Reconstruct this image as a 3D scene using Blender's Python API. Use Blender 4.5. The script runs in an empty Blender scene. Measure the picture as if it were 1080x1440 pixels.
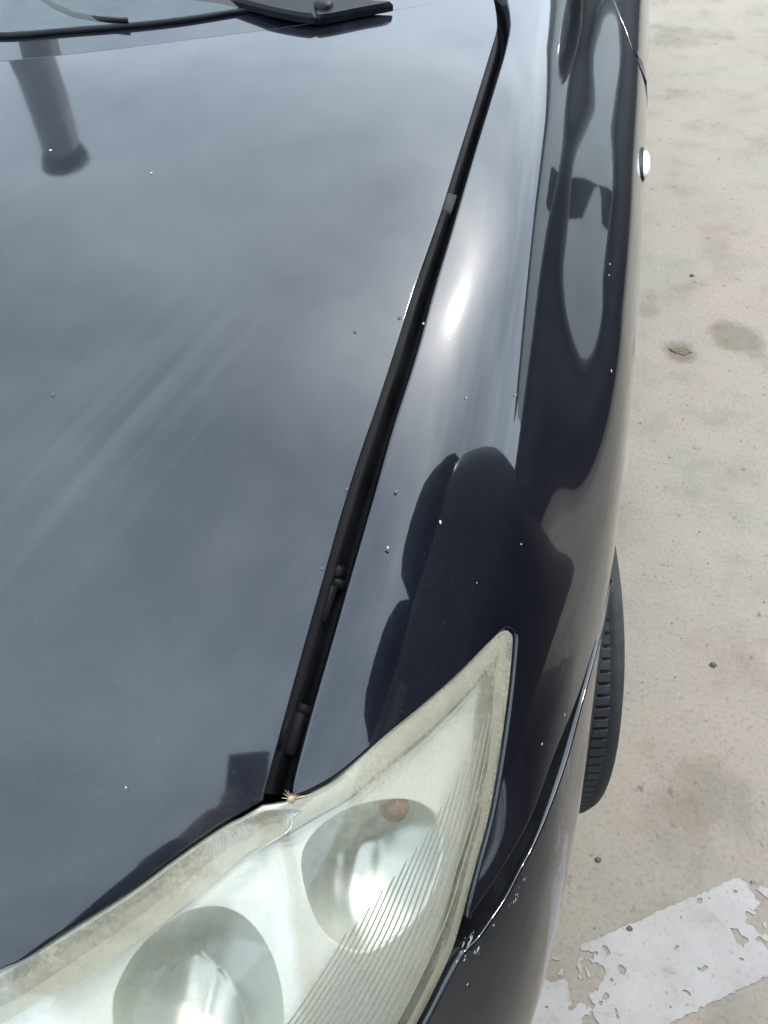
import bpy, bmesh, math, random
import numpy as np
from mathutils import Vector, Matrix, noise
from mathutils.bvhtree import BVHTree
from mathutils.geometry import delaunay_2d_cdt
random.seed(7); np.random.seed(7)
R = math.radians
C = bpy.context.scene.collection
SC = bpy.context.scene

# ------------------------------------------------------------------ camera, sky, sun, exposure
CAM_H, PITCH, YAW = 1.40, 50.0, 12.0            # metres, degrees below the horizon, degrees left of the car's length
cam = bpy.data.cameras.new('camera'); cam_o = bpy.data.objects.new('camera', cam); C.objects.link(cam_o)
cam_o.location = (0, 0, CAM_H)
cam_o.rotation_euler = (R(90 - PITCH), 0, R(YAW))
cam.sensor_fit = 'HORIZONTAL'; cam.sensor_width = 36.0; cam.lens = 36.0 * 1123 / 1080
cam.clip_start = 0.02; cam.clip_end = 3000
SC.camera = cam_o

SUN_AZ, SUN_EL = 35.0, 53.0                      # azimuth to the right of +Y, elevation
W = bpy.data.worlds.new('World'); SC.world = W; W.use_nodes = True
nt = W.node_tree; nt.nodes.clear()
def wn(t, **k):
    n = nt.nodes.new(t)
    for a, b in k.items(): setattr(n, a, b)
    return n
out = wn('ShaderNodeOutputWorld'); bg = wn('ShaderNodeBackground')
sky = wn('ShaderNodeTexSky', sky_type='NISHITA', sun_disc=False)
sky.sun_elevation = R(SUN_EL); sky.sun_rotation = R(SUN_AZ)
sky.air_density = 1.0; sky.dust_density = 2.5; sky.ozone_density = 1.0
tc = wn('ShaderNodeTexCoord'); mp = wn('ShaderNodeMapping'); mp.inputs['Scale'].default_value = (1, 1, 2.2)
nz = wn('ShaderNodeTexNoise'); nz.inputs['Scale'].default_value = 2.3; nz.inputs['Detail'].default_value = 5; nz.inputs['Roughness'].default_value = .55
cr = wn('ShaderNodeValToRGB'); cr.color_ramp.elements[0].position = .33; cr.color_ramp.elements[1].position = .70
cr.color_ramp.elements[0].color = (1.0, 1.06, 1.14, 1); cr.color_ramp.elements[1].color = (1.8, 1.8, 1.8, 1)
bw = wn('ShaderNodeRGBToBW'); grey = wn('ShaderNodeMixRGB', blend_type='MIX'); grey.inputs[0].default_value = .75
mul = wn('ShaderNodeMixRGB', blend_type='MULTIPLY'); mul.inputs[0].default_value = 1
L = nt.links.new
L(tc.outputs['Generated'], mp.inputs[0]); L(mp.outputs[0], nz.inputs['Vector']); L(nz.outputs['Fac'], cr.inputs[0])
L(sky.outputs[0], bw.inputs[0]); L(sky.outputs[0], grey.inputs[1]); L(bw.outputs[0], grey.inputs[2])
veil = wn('ShaderNodeMixRGB', blend_type='ADD'); veil.inputs[0].default_value = 1; veil.inputs[2].default_value = (2.2, 2.66, 3.03, 1)   # even cloud veil over the sky
dim = wn('ShaderNodeMixRGB', blend_type='MULTIPLY'); dim.inputs[0].default_value = 1; dim.inputs[2].default_value = (.24, .24, .24, 1)
L(grey.outputs[0], dim.inputs[1]); L(dim.outputs[0], veil.inputs[1]); L(veil.outputs[0], mul.inputs[1]); L(cr.outputs[0], mul.inputs[2]); L(mul.outputs[0], bg.inputs[0]); L(bg.outputs[0], out.inputs[0])
bg.inputs['Strength'].default_value = .15
sun = bpy.data.lights.new('sun', 'SUN'); sun.energy = .5; sun.angle = R(4); sun.color = (1, .96, .9)
so = bpy.data.objects.new('sun', sun); C.objects.link(so)
sd = Vector((math.sin(R(SUN_AZ)) * math.cos(R(SUN_EL)), math.cos(R(SUN_AZ)) * math.cos(R(SUN_EL)), math.sin(R(SUN_EL))))
so.rotation_euler = sd.to_track_quat('Z', 'Y').to_euler(); so.location = (2, 4, 8)
vs = SC.view_settings; SC.display_settings.display_device = 'sRGB'
vs.view_transform = 'Standard'; vs.look = 'None'; vs.gamma = 1; vs.use_curve_mapping = False; vs.exposure = 1.9
SC.cycles.max_bounces = 10; SC.cycles.transparent_max_bounces = 12; SC.cycles.glossy_bounces = 5
SC.cycles.use_denoising = True

# ------------------------------------------------------------------ materials
def material(name):
    m = bpy.data.materials.new(name); m.use_nodes = True
    t = m.node_tree; t.nodes.clear()
    o = t.nodes.new('ShaderNodeOutputMaterial'); p = t.nodes.new('ShaderNodeBsdfPrincipled')
    t.links.new(p.outputs[0], o.inputs[0])
    return m, t, p, o
def node(t, typ, **k):
    n = t.nodes.new(typ)
    for a, b in k.items():
        if a.startswith('i_'): n.inputs[a[2:].replace('_', ' ')].default_value = b
        else: setattr(n, a, b)
    return n
def noise_node(t, scale, detail=4, rough=.55, coord='Object', stretch=None, rot=None):
    c = node(t, 'ShaderNodeTexCoord'); n = node(t, 'ShaderNodeTexNoise')
    n.inputs['Scale'].default_value = scale; n.inputs['Detail'].default_value = detail; n.inputs['Roughness'].default_value = rough
    mpn = node(t, 'ShaderNodeMapping')
    if stretch: mpn.inputs['Scale'].default_value = stretch
    if rot: mpn.inputs['Rotation'].default_value = rot
    t.links.new(c.outputs[coord], mpn.inputs[0]); t.links.new(mpn.outputs[0], n.inputs['Vector'])
    return n
def ramp(t, src, stops):
    r = node(t, 'ShaderNodeValToRGB')
    e = r.color_ramp.elements
    while len(e) < len(stops): e.new(.5)
    for i, (p, c) in enumerate(stops):
        e[i].position = p; e[i].color = (c, c, c, 1) if isinstance(c, (int, float)) else (*c, 1)
    t.links.new(src, r.inputs[0]); return r
def mixc(t, fac, a, b, mode='MIX'):
    n = node(t, 'ShaderNodeMixRGB', blend_type=mode)
    for s, v in ((0, fac), (1, a), (2, b)):
        if isinstance(v, (int, float)): n.inputs[s].default_value = v
        elif isinstance(v, tuple): n.inputs[s].default_value = (*v, 1)
        else: t.links.new(v, n.inputs[s])
    return n.outputs[0]
def bump(t, p, src, strength, dist, slot='Normal'):
    b = node(t, 'ShaderNodeBump'); b.inputs['Strength'].default_value = strength; b.inputs['Distance'].default_value = dist
    t.links.new(src, b.inputs['Height']); t.links.new(b.outputs[0], p.inputs[slot]); return b

def simple(name, col, rough=.5, metal=0, var=.25, scale=40, spec=.5, bmp=0, bdist=.001):
    m, t, p, o = material(name)
    n = noise_node(t, scale, 5, .6)
    lo = tuple(c * (1 - var) for c in col); hi = tuple(min(1, c * (1 + var)) for c in col)
    r = ramp(t, n.outputs['Fac'], [(.3, lo), (.7, hi)])
    t.links.new(r.outputs[0], p.inputs['Base Color'])
    rr = ramp(t, n.outputs['Fac'], [(.3, max(0, rough - .08)), (.7, min(1, rough + .08))])
    t.links.new(rr.outputs[0], p.inputs['Roughness'])
    p.inputs['Metallic'].default_value = metal; p.inputs['Specular IOR Level'].default_value = spec
    if bmp:
        n2 = noise_node(t, scale * 6, 4, .6); bump(t, p, n2.outputs['Fac'], bmp, bdist)
    return m

def paint(name, dust=1.0, wipe=None):
    m, t, p, o = material(name)
    p.inputs['IOR'].default_value = 1.45
    # old black-navy paint under clear lacquer, with a thin uneven film of dust and wiped streaks
    big = noise_node(t, 3.2, 6, .6); fine = noise_node(t, 60, 6, .65)
    streak = noise_node(t, 5, 8, .62, stretch=(7, .55, 1), rot=(0, 0, R(-33)))
    area = noise_node(t, 2.6, 2, .5)
    film = ramp(t, big.outputs['Fac'], [(.36, .0), (.75, .5)])
    st = ramp(t, streak.outputs['Fac'], [(.52, 0.0), (.74, .8)])
    ar = ramp(t, area.outputs['Fac'], [(.48, 0.0), (.66, 1.0)])
    f1 = mixc(t, 1.0, st.outputs[0], ar.outputs[0], 'MULTIPLY')
    f2 = mixc(t, .5, film.outputs[0], f1, 'ADD')
    fr = ramp(t, fine.outputs['Fac'], [(.3, .55), (.75, 1.0)])
    f3 = mixc(t, 1.0, f2, fr.outputs[0], 'MULTIPLY')
    sc = mixc(t, 1.0, f3, (dust, dust, dust), 'MULTIPLY')
    gr_ = noise_node(t, 480, 2, .5); gs_ = ramp(t, gr_.outputs['Fac'], [(.66, 0.0), (.74, .55)])      # specks of grit
    sc = mixc(t, 1.0, sc, gs_.outputs[0], 'ADD')
    if wipe:                                   # a patch of dried wipe marks: centre, heading
        c_ = node(t, 'ShaderNodeTexCoord'); m_ = node(t, 'ShaderNodeMapping', vector_type='TEXTURE')
        m_.inputs['Location'].default_value = wipe[0]; m_.inputs['Rotation'].default_value = (0, 0, wipe[1]); t.links.new(c_.outputs['Object'], m_.inputs[0])
        sp_ = node(t, 'ShaderNodeMapping'); sp_.inputs['Scale'].default_value = (4.2, 13, 0); t.links.new(m_.outputs[0], sp_.inputs[0])
        ln = node(t, 'ShaderNodeVectorMath', operation='LENGTH'); t.links.new(sp_.outputs[0], ln.inputs[0])
        pm = ramp(t, ln.outputs['Value'], [(.25, 1.0), (1.0, 0.0)])
        sn_ = node(t, 'ShaderNodeMapping'); sn_.inputs['Scale'].default_value = (2.2, 60, 1); t.links.new(m_.outputs[0], sn_.inputs[0])
        ns = node(t, 'ShaderNodeTexNoise'); ns.inputs['Scale'].default_value = 1.0; ns.inputs['Detail'].default_value = 5; t.links.new(sn_.outputs[0], ns.inputs['Vector'])
        sr = ramp(t, ns.outputs['Fac'], [(.42, .10), (.72, .75)])
        sc = mixc(t, 1.0, sc, mixc(t, 1.0, pm.outputs[0], sr.outputs[0], 'MULTIPLY'), 'ADD')
    col = mixc(t, sc, (.004, .0045, .0075), (.036, .037, .045))
    t.links.new(col, p.inputs['Base Color'])
    p.inputs['Roughness'].default_value = .22; p.inputs['Specular IOR Level'].default_value = .09
    p.inputs['Coat Weight'].default_value = 1.0; p.inputs['Coat IOR'].default_value = 1.62
    cr_ = mixc(t, sc, (.025, .025, .025), (.12, .12, .12))
    t.links.new(cr_, p.inputs['Coat Roughness'])
    wav = noise_node(t, 9, 2, .4)
    bump(t, p, wav.outputs['Fac'], .02, .004, 'Coat Normal')
    return m
M = {}
def sheet_fresnel(t, f0):                      # the same from both sides of a thin sheet
    lw = node(t, 'ShaderNodeLayerWeight'); lw.inputs['Blend'].default_value = .5
    pw = node(t, 'ShaderNodeMath', operation='POWER'); pw.inputs[1].default_value = 5
    ma = node(t, 'ShaderNodeMath', operation='MULTIPLY_ADD'); ma.inputs[1].default_value = 1 - f0; ma.inputs[2].default_value = f0
    t.links.new(lw.outputs['Facing'], pw.inputs[0]); t.links.new(pw.outputs[0], ma.inputs[0]); return ma
M['paint'] = paint('black_paint', .45)
M['plastic'] = simple('black_plastic', (.008, .008, .009), .42, var=.4, scale=30, spec=.2, bmp=.15, bdist=.0006)
M['gutter'] = simple('dusty_gutter_paint', (.007, .007, .0075), .55, var=.6, scale=24, spec=.12)
M['rubber'] = simple('tyre_rubber', (.042, .042, .043), .78, var=.35, scale=35, bmp=.3, bdist=.0008)
M['alloy'] = simple('alloy_wheel', (.45, .45, .46), .32, metal=1, var=.1, scale=20)
M['dark'] = simple('dark_wheel_well', (.006, .006, .006), .9, var=.3)
M['chip'] = simple('chipped_paint', (.42, .42, .41), .7, var=.45, scale=260)
M['chrome'] = simple('silvered_reflector', (.60, .615, .58), .34, metal=.8, var=.06, scale=25)
M['bezel'] = simple('silver_bezel', (.90, .90, .86), .36, metal=.12, var=.08, scale=18)
M['amber'] = simple('amber_bulb', (.20, .095, .07), .6, var=.5, scale=420)
M['white_lens'] = simple('white_lens', (.78, .78, .76), .25, var=.06)
M['dash'] = simple('dashboard', (.075, .088, .095), .7, var=.3)
M['nick'] = simple('dulled_paint_nick', (.05, .052, .062), .5, var=.5, scale=300)
M['straw'] = simple('dry_straw', (.36, .28, .18), .8, var=.3, scale=300)

# clouded headlight plastic: clear sheet, glossy outside, with a yellowed haze
def lens_mat():
    m, t, p, o = material('clouded_lens')
    t.nodes.remove(p)
    tr = node(t, 'ShaderNodeBsdfTransparent'); tr.inputs[0].default_value = (.95, .945, .90, 1)
    gl = node(t, 'ShaderNodeBsdfGlossy'); gl.inputs['Roughness'].default_value = .07
    df = node(t, 'ShaderNodeBsdfDiffuse'); df.inputs[0].default_value = (.52, .485, .36, 1)
    fr = sheet_fresnel(t, .07)
    n = noise_node(t, 14, 6, .62); n2 = noise_node(t, 260, 3, .6)
    at = node(t, 'ShaderNodeAttribute', attribute_name='clouding')
    hz = ramp(t, n.outputs['Fac'], [(.3, .35), (.72, 1.3)])
    fn = ramp(t, n2.outputs['Fac'], [(.35, .6), (.7, 1.0)])
    h = mixc(t, 1.0, mixc(t, 1.0, hz.outputs[0], fn.outputs[0], 'MULTIPLY'), at.outputs['Fac'], 'MULTIPLY')
    m1 = node(t, 'ShaderNodeMixShader'); m2 = node(t, 'ShaderNodeMixShader')
    t.links.new(h, m1.inputs[0]); t.links.new(tr.outputs[0], m1.inputs[1]); t.links.new(df.outputs[0], m1.inputs[2])
    t.links.new(fr.outputs[0], m2.inputs[0]); t.links.new(m1.outputs[0], m2.inputs[1]); t.links.new(gl.outputs[0], m2.inputs[2])
    t.links.new(m2.outputs[0], o.inputs[0]); return m
M['lens'] = lens_mat()
M['lens_edge'] = simple('yellowed_lens_edge', (.36, .34, .265), .4, var=.16, scale=60)
M['grime'] = simple('grimy_seal', (.085, .08, .06), .7, var=.6, scale=220)
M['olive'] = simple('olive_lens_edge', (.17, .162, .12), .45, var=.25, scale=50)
M['flute'] = simple('lens_flute', (.36, .35, .31), .3, var=.15, scale=60)
def glass_mat():
    m, t, p, o = material('windscreen_glass'); t.nodes.remove(p)
    tr = node(t, 'ShaderNodeBsdfTransparent'); tr.inputs[0].default_value = (.62, .68, .68, 1)
    gl = node(t, 'ShaderNodeBsdfGlossy'); gl.inputs['Roughness'].default_value = .01
    fr = sheet_fresnel(t, .10)
    ms = node(t, 'ShaderNodeMixShader')
    n = noise_node(t, 8, 4); rr = ramp(t, n.outputs['Fac'], [(.3, .01), (.7, .05)]); t.links.new(rr.outputs[0], gl.inputs['Roughness'])
    t.links.new(fr.outputs[0], ms.inputs[0]); t.links.new(tr.outputs[0], ms.inputs[1]); t.links.new(gl.outputs[0], ms.inputs[2])
    t.links.new(ms.outputs[0], o.inputs[0]); return m
M['glass'] = glass_mat()

def floor_px(px, py):
    d = cam_o.rotation_euler.to_matrix() @ Vector(((px - 540) / 1123, (720 - py) / 1123, -1)); return (d.x * -CAM_H / d.z, d.y * -CAM_H / d.z)
STAINS = [(floor_px(1034, 474), .10, .40), (floor_px(952, 494), .07, .5), (floor_px(908, 436), .06, .28), (floor_px(960, 52), .22, .22), (floor_px(1010, 1115), .10, .18)]
def concrete_mat():
    m, t, p, o = material('concrete_slab')
    a = noise_node(t, .9, 4, .5); b = noise_node(t, 6, 8, .62); c = noise_node(t, 120, 3, .7); d = noise_node(t, 2.4, 5, .6); e = noise_node(t, 38, 4, .6); f = noise_node(t, 3.7, 4, .55, rot=(0, 0, 1))
    base = ramp(t, a.outputs['Fac'], [(.3, (.268, .230, .196)), (.7, (.304, .265, .229))])
    mot = ramp(t, b.outputs['Fac'], [(.28, (.74, .74, .71)), (.48, (.97, .97, .96)), (.75, (1.08, 1.07, 1.06))])
    col = mixc(t, 1, base.outputs[0], mot.outputs[0], 'MULTIPLY')
    pink = ramp(t, f.outputs['Fac'], [(.40, (.97, 1.0, .95)), (.62, (1.04, .99, .96))])
    col = mixc(t, 1, col, pink.outputs[0], 'MULTIPLY')
    gr = ramp(t, c.outputs['Fac'], [(.26, .72), (.45, .98), (.75, 1.10)])
    col = mixc(t, 1, col, gr.outputs[0], 'MULTIPLY')
    sp = ramp(t, e.outputs['Fac'], [(.27, .55), (.37, 1.0)])
    col = mixc(t, 1, col, sp.outputs[0], 'MULTIPLY')
    stn = ramp(t, d.outputs['Fac'], [(.58, 0.0), (.74, .38)])
    col = mixc(t, stn.outputs[0], col, (.16, .15, .115))
    for (sx, sy), rad_, k_ in STAINS:
        tc_ = node(t, 'ShaderNodeTexCoord'); mp_ = node(t, 'ShaderNodeMapping', vector_type='TEXTURE'); mp_.inputs['Location'].default_value = (sx, sy, 0); mp_.inputs['Scale'].default_value = (rad_, rad_, 1)
        t.links.new(tc_.outputs['Object'], mp_.inputs[0]); ln = node(t, 'ShaderNodeVectorMath', operation='LENGTH'); t.links.new(mp_.outputs[0], ln.inputs[0])
        ad = node(t, 'ShaderNodeMath', operation='MULTIPLY_ADD'); t.links.new(b.outputs['Fac'], ad.inputs[0]); ad.inputs[1].default_value = 1.6; t.links.new(ln.outputs['Value'], ad.inputs[2])
        mk = ramp(t, ad.outputs[0], [(.75, k_), (1.0, 0.0)]); ad2 = node(t, 'ShaderNodeMath', operation='MULTIPLY'); ad2.inputs[1].default_value = .62; t.links.new(ad.outputs[0], ad2.inputs[0]); t.links.new(ad2.outputs[0], mk.inputs[0])
        col = mixc(t, mk.outputs[0], col, (.075, .062, .036))
    t.links.new(col, p.inputs['Base Color']); p.inputs['Roughness'].default_value = .88
    p.inputs['Specular IOR Level'].default_value = .25
    bump(t, p, mixc(t, .4, c.outputs['Fac'], b.outputs['Fac']), .3, .002)
    return m
M['concrete'] = concrete_mat()
def line_mat():
    m, t, p, o = material('worn_white_paint')
    a = noise_node(t, 11, 7, .65); b = noise_node(t, 130, 4, .7)
    c1 = ramp(t, a.outputs['Fac'], [(.32, (.26, .235, .205)), (.44, (.335, .31, .287)), (.68, (.385, .357, .337))])
    g_ = ramp(t, b.outputs['Fac'], [(.27, .68), (.42, 1.0)])
    t.links.new(mixc(t, 1, c1.outputs[0], g_.outputs[0], 'MULTIPLY'), p.inputs['Base Color']); p.inputs['Roughness'].default_value = .8
    bump(t, p, b.outputs['Fac'], .3, .001); return m
M['line'] = line_mat()
M['pebble'] = simple('pebble', (.12, .105, .09), .9, var=.4, scale=60)

# ------------------------------------------------------------------ helpers
def link(name, verts, faces, mat, parent=None, normals=None, smooth=True, origin=None):
    me = bpy.data.meshes.new(name)
    o = bpy.data.objects.new(name, me); C.objects.link(o)
    off = Vector((0, 0, 0))
    if parent is not None:
        off = world_loc(parent); o.parent = parent
    if origin is not None:
        o.location = Vector(origin) - off; off = Vector(origin)
    me.from_pydata([tuple(Vector(v) - off) for v in verts], [], [tuple(f) for f in faces])
    me.materials.append(M[mat] if isinstance(mat, str) else mat)
    if smooth: me.polygons.foreach_set('use_smooth', [True] * len(me.polygons))
    me.update()
    if normals is not None and not me.validate(): me.normals_split_custom_set_from_vertices([tuple(n) for n in normals])
    return o
def world_loc(o):
    v = Vector((0, 0, 0))
    while o is not None: v = v + Vector(o.location); o = o.parent
    return v
def empty(name, loc, parent=None):
    o = bpy.data.objects.new(name, None); C.objects.link(o); o.empty_display_size = .1
    o.location = Vector(loc) - (world_loc(parent) if parent else Vector((0, 0, 0))); o.parent = parent
    return o
def tag(o, label=None, cat=None, group=None, kind=None):
    for k, v in (('label', label), ('category', cat), ('group', group), ('kind', kind)):
        if v: o[k] = v
    return o
class MB:
    def __init__(s): s.v = []; s.f = []
    def add(s, vs, fs):
        b = len(s.v); s.v += [Vector(v) for v in vs]; s.f += [tuple(b + i for i in f) for f in fs]
    def tube(s, pts, rad, seg=8, closed=False, cap=True):
        pts = [Vector(p) for p in pts]; n = len(pts)
        rads = rad if isinstance(rad, (list, tuple)) else [rad] * n
        rings = []; prev = None
        for i, p in enumerate(pts):
            d = (pts[min(i + 1, n - 1)] - pts[max(i - 1, 0)]).normalized()
            if prev is None:
                a = d.orthogonal().normalized()
            else:
                a = (prev - d * prev.dot(d)).normalized()
            prev = a; b = d.cross(a)
            rings.append([p + (a * math.cos(2 * math.pi * k / seg) + b * math.sin(2 * math.pi * k / seg)) * rads[i] for k in range(seg)])
        vs = [v for r in rings for v in r]; fs = []
        for i in range(n - 1):
            for k in range(seg):
                fs.append((i * seg + k, i * seg + (k + 1) % seg, (i + 1) * seg + (k + 1) % seg, (i + 1) * seg + k))
        if cap: fs.append(tuple(range(seg))[::-1]); fs.append(tuple((n - 1) * seg + k for k in range(seg)))
        s.add(vs, fs)
    def box(s, c, ax, ay, az):      # centre and three half-axis vectors, with small chamfer on the top face
        c, ax, ay, az = map(Vector, (c, ax, ay, az))
        vs = [c - ax - ay - az, c + ax - ay - az, c + ax + ay - az, c - ax + ay - az,
              c - ax - ay + az * .7, c + ax - ay + az * .7, c + ax + ay + az * .7, c - ax + ay + az * .7,
              c - ax * .88 - ay * .88 + az, c + ax * .88 - ay * .88 + az, c + ax * .88 + ay * .88 + az, c - ax * .88 + ay * .88 + az]
        fs = [(0, 3, 2, 1), (0, 1, 5, 4), (1, 2, 6, 5), (2, 3, 7, 6), (3, 0, 4, 7), (4, 5, 9, 8), (5, 6, 10, 9), (6, 7, 11, 10), (7, 4, 8, 11), (8, 9, 10, 11)]
        s.add(vs, fs)
    def lathe(s, base, axis, prof, seg=32, a0=0, a1=2 * math.pi):
        axis = Vector(axis).normalized(); a = axis.orthogonal().normalized(); b = axis.cross(a); base = Vector(base)
        n = len(prof); vs = []; fs = []
        for k in range(seg):
            t = 2 * math.pi * k / seg; e = a * math.cos(t) + b * math.sin(t)
            for (r, h) in prof: vs.append(base + e * r + axis * h)
        for k in range(seg):
            for i in range(n - 1):
                fs.append((k * n + i, ((k + 1) % seg) * n + i, ((k + 1) % seg) * n + i + 1, k * n + i + 1))
        s.add(vs, fs)
    def build(s, name, mat, parent=None, smooth=True, origin=None):
        return link(name, s.v, s.f, mat, parent, None, smooth, origin)
def smoothstep(a, b, x):
    t = max(0, min(1, (x - a) / (b - a))); return t * t * (3 - 2 * t)
def interp(tab, x):                # smooth table lookup (monotone-ish cubic)
    xs = [t[0] for t in tab]; ys = [t[1] for t in tab]; n = len(xs)
    if x <= xs[0]: return ys[0] + (x - xs[0]) * (ys[1] - ys[0]) / (xs[1] - xs[0])
    if x >= xs[-1]: return ys[-1] + (x - xs[-1]) * (ys[-1] - ys[-2]) / (xs[-1] - xs[-2])
    i = max(k for k in range(n - 1) if xs[k] <= x)
    def m(k):
        if k == 0: return (ys[1] - ys[0]) / (xs[1] - xs[0])
        if k == n - 1: return (ys[-1] - ys[-2]) / (xs[-1] - xs[-2])
        return (ys[k + 1] - ys[k - 1]) / (xs[k + 1] - xs[k - 1])
    h = xs[i + 1] - xs[i]; t = (x - xs[i]) / h
    return ((2 * t ** 3 - 3 * t * t + 1) * ys[i] + (t ** 3 - 2 * t * t + t) * h * m(i) + (-2 * t ** 3 + 3 * t * t) * ys[i + 1] + (t ** 3 - t * t) * h * m(i + 1))
def catmull(pts, n=8, closed=False):
    pts = [np.array(p, float) for p in pts]; N = len(pts); outp = []
    rng = range(N) if closed else range(N - 1)
    for i in rng:
        g = (lambda k: pts[k % N]) if closed else (lambda k: pts[k] if 0 <= k < N else (2 * pts[0] - pts[1] if k < 0 else 2 * pts[-1] - pts[-2]))
        p0, p1, p2, p3 = g(i - 1), g(i), g(i + 1), g(i + 2)
        for k in range(n):
            t = k / n
            outp.append(.5 * (2 * p1 + (p2 - p0) * t + (2 * p0 - 5 * p1 + 4 * p2 - p3) * t * t + (3 * p1 - p0 - 3 * p2 + p3) * t ** 3))
    if not closed: outp.append(pts[-1])
    return outp

# ------------------------------------------------------------------ the body skin: cross-sections along the car's length
CX = -.70                                     # the car's centre line
Z_TAB = [(-.40, .10), (-.25, .36), (-.15, .52), (-.05, .64), (.05, .725), (.15, .785), (.25, .825), (.4, .873), (.6, .927), (.8, .968), (1.0, .999), (1.15, 1.015), (1.5, 1.04), (2.2, 1.06), (3.2, 1.06), (4.2, 1.03)]
W_TAB = [(-.30, -.42), (-.20, -.22), (-.1, -.05), (0, .055), (.1, .104), (.2, .130), (.4, .150), (.6, .159), (.9, .165), (1.3, .166), (2.2, .166), (4.2, .15)]
# column: (x as fraction/absolute, drop below the hood line, forward shift of the nose)
def columns(Y):
    Wd = interp(W_TAB, Y)
    k = smoothstep(.42, .85, Y)               # how far the wheel arch blister stands out
    e = Wd - .17
    z = lambda sh, dr: interp(Z_TAB, Y + sh) - dr
    half = [(CX, z(.20, -.030)), (-.52, z(.17, -.026)), (-.34, z(.105, -.018)), (-.20, z(.045, -.008)), (-.11 + .25 * min(0, e), z(.012, .002))]
    plain = [(-.045 + .5 * e, .016, 0), (.010 + .7 * e, .050, 0), (.055 + .85 * e, .100, 0), (.093 + e, .155, 0), (.128 + e, .215, 0), (.155 + e, .285, 0)]
    blist = [(-.050 + .3 * e, .012, 0), (-.004 + .5 * e, .033, 0), (.027 + .7 * e, .071, 0), (.064 + e, .105, 0), (.110 + e, .143, 0), (.152 + e, .207, 0)]
    for a, b in zip(plain, blist):
        half.append((a[0] * (1 - k) + b[0] * k, z(0, a[1] * (1 - k) + b[1] * k)))
    zb = z(0, .29)
    half += [(x + e, zb + (.21 - zb) * f) for x, f in ((.170, .16), (.174, .34), (.170, .56), (.154, .79), (.12, 1.0))]
    return half
NC = len(columns(.5))
def bspl(ctrl, s):                            # uniform cubic B-spline over a list of points, ends clamped by reflection
    n = len(ctrl); i = min(int(math.floor(s)), n - 2); i = max(i, 0); t = s - i
    def g(k):
        if k < 0:                              # mirror about the centre line
            x, zz = ctrl[-k]; return (2 * CX - x, zz)
        if k >= n: a, b = ctrl[n - 1], ctrl[n - 2]; return (2 * a[0] - b[0], 2 * a[1] - b[1])
        return ctrl[k]
    w = ((1 - t) ** 3 / 6, (3 * t ** 3 - 6 * t * t + 4) / 6, (-3 * t ** 3 + 3 * t * t + 3 * t + 1) / 6, t ** 3 / 6)
    x = sum(w[j] * g(i - 1 + j)[0] for j in range(4)); zz = sum(w[j] * g(i - 1 + j)[1] for j in range(4))
    return x, zz
def S(s, Y):                                  # negative s is the mirrored half
    if s < 0:
        x, zz = bspl(columns(Y), -s); return Vector((2 * CX - x, Y, zz))
    x, zz = bspl(columns(Y), s); return Vector((x, Y, zz))
def SN(s, Y, h=.01):
    du = S(s + h * 3, Y) - S(s - h * 3, Y); dv = S(s, Y + h) - S(s, Y - h)
    n = du.cross(dv).normalized()
    return n
# ray lookup
NS, Y0, Y1, NY = 15 * 14, -.28, 4.2, 380
GS = [i * (NC - 1) / NS for i in range(NS + 1)]; GY = [Y0 + (Y1 - Y0) * j / NY for j in range(NY + 1)]
gv = []
for y in GY:
    c = columns(y)
    for s in GS: x, zz = bspl(c, s); gv.append(Vector((x, y, zz)))
gf = []
for j in range(NY):
    for i in range(NS):
        a = j * (NS + 1) + i; gf.append((a, a + 1, a + NS + 2, a + NS + 1))
BVH = BVHTree.FromPolygons(gv, gf)
CM = cam_o.rotation_euler.to_matrix()
def ray(px, py):
    return (CM @ Vector(((px - 540) / 1123, (720 - py) / 1123, -1))).normalized()
def hit(px, py):                              # where a seam seen in the photograph lies on the skin: (s, Y)
    o = Vector((0, 0, CAM_H)); d = ray(px, py)
    p, n, idx, dist = BVH.ray_cast(o, d); k = 0
    while p is None and k < 80:               # just past the outline: take the outline itself
        k += 1; p, n, idx, dist = BVH.ray_cast(o, ray(px + (k if px < 300 else -k), py))
    if p is None: raise ValueError('no skin at %s %s' % (px, py))
    j, i = divmod(idx, NS)
    a = gv[j * (NS + 1) + i]; b = gv[j * (NS + 1) + i + 1]
    c_ = columns(p.y); s = GS[i]; best = None
    for q in range(41):
        ss = GS[i] + (GS[i + 1] - GS[i]) * (q / 40 * 2 - .5)
        x, zz = bspl(c_, min(max(ss, 0), NC - 1)); dd = (x - p.x) ** 2 + (zz - p.z) ** 2
        if best is None or dd < best[0]: best = (dd, ss)
    return (best[1], p.y)
def trace(pts, n=8): return [tuple(q) for q in catmull([hit(*p) if len(p) == 2 else p[1:] for p in pts], n)]
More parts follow.
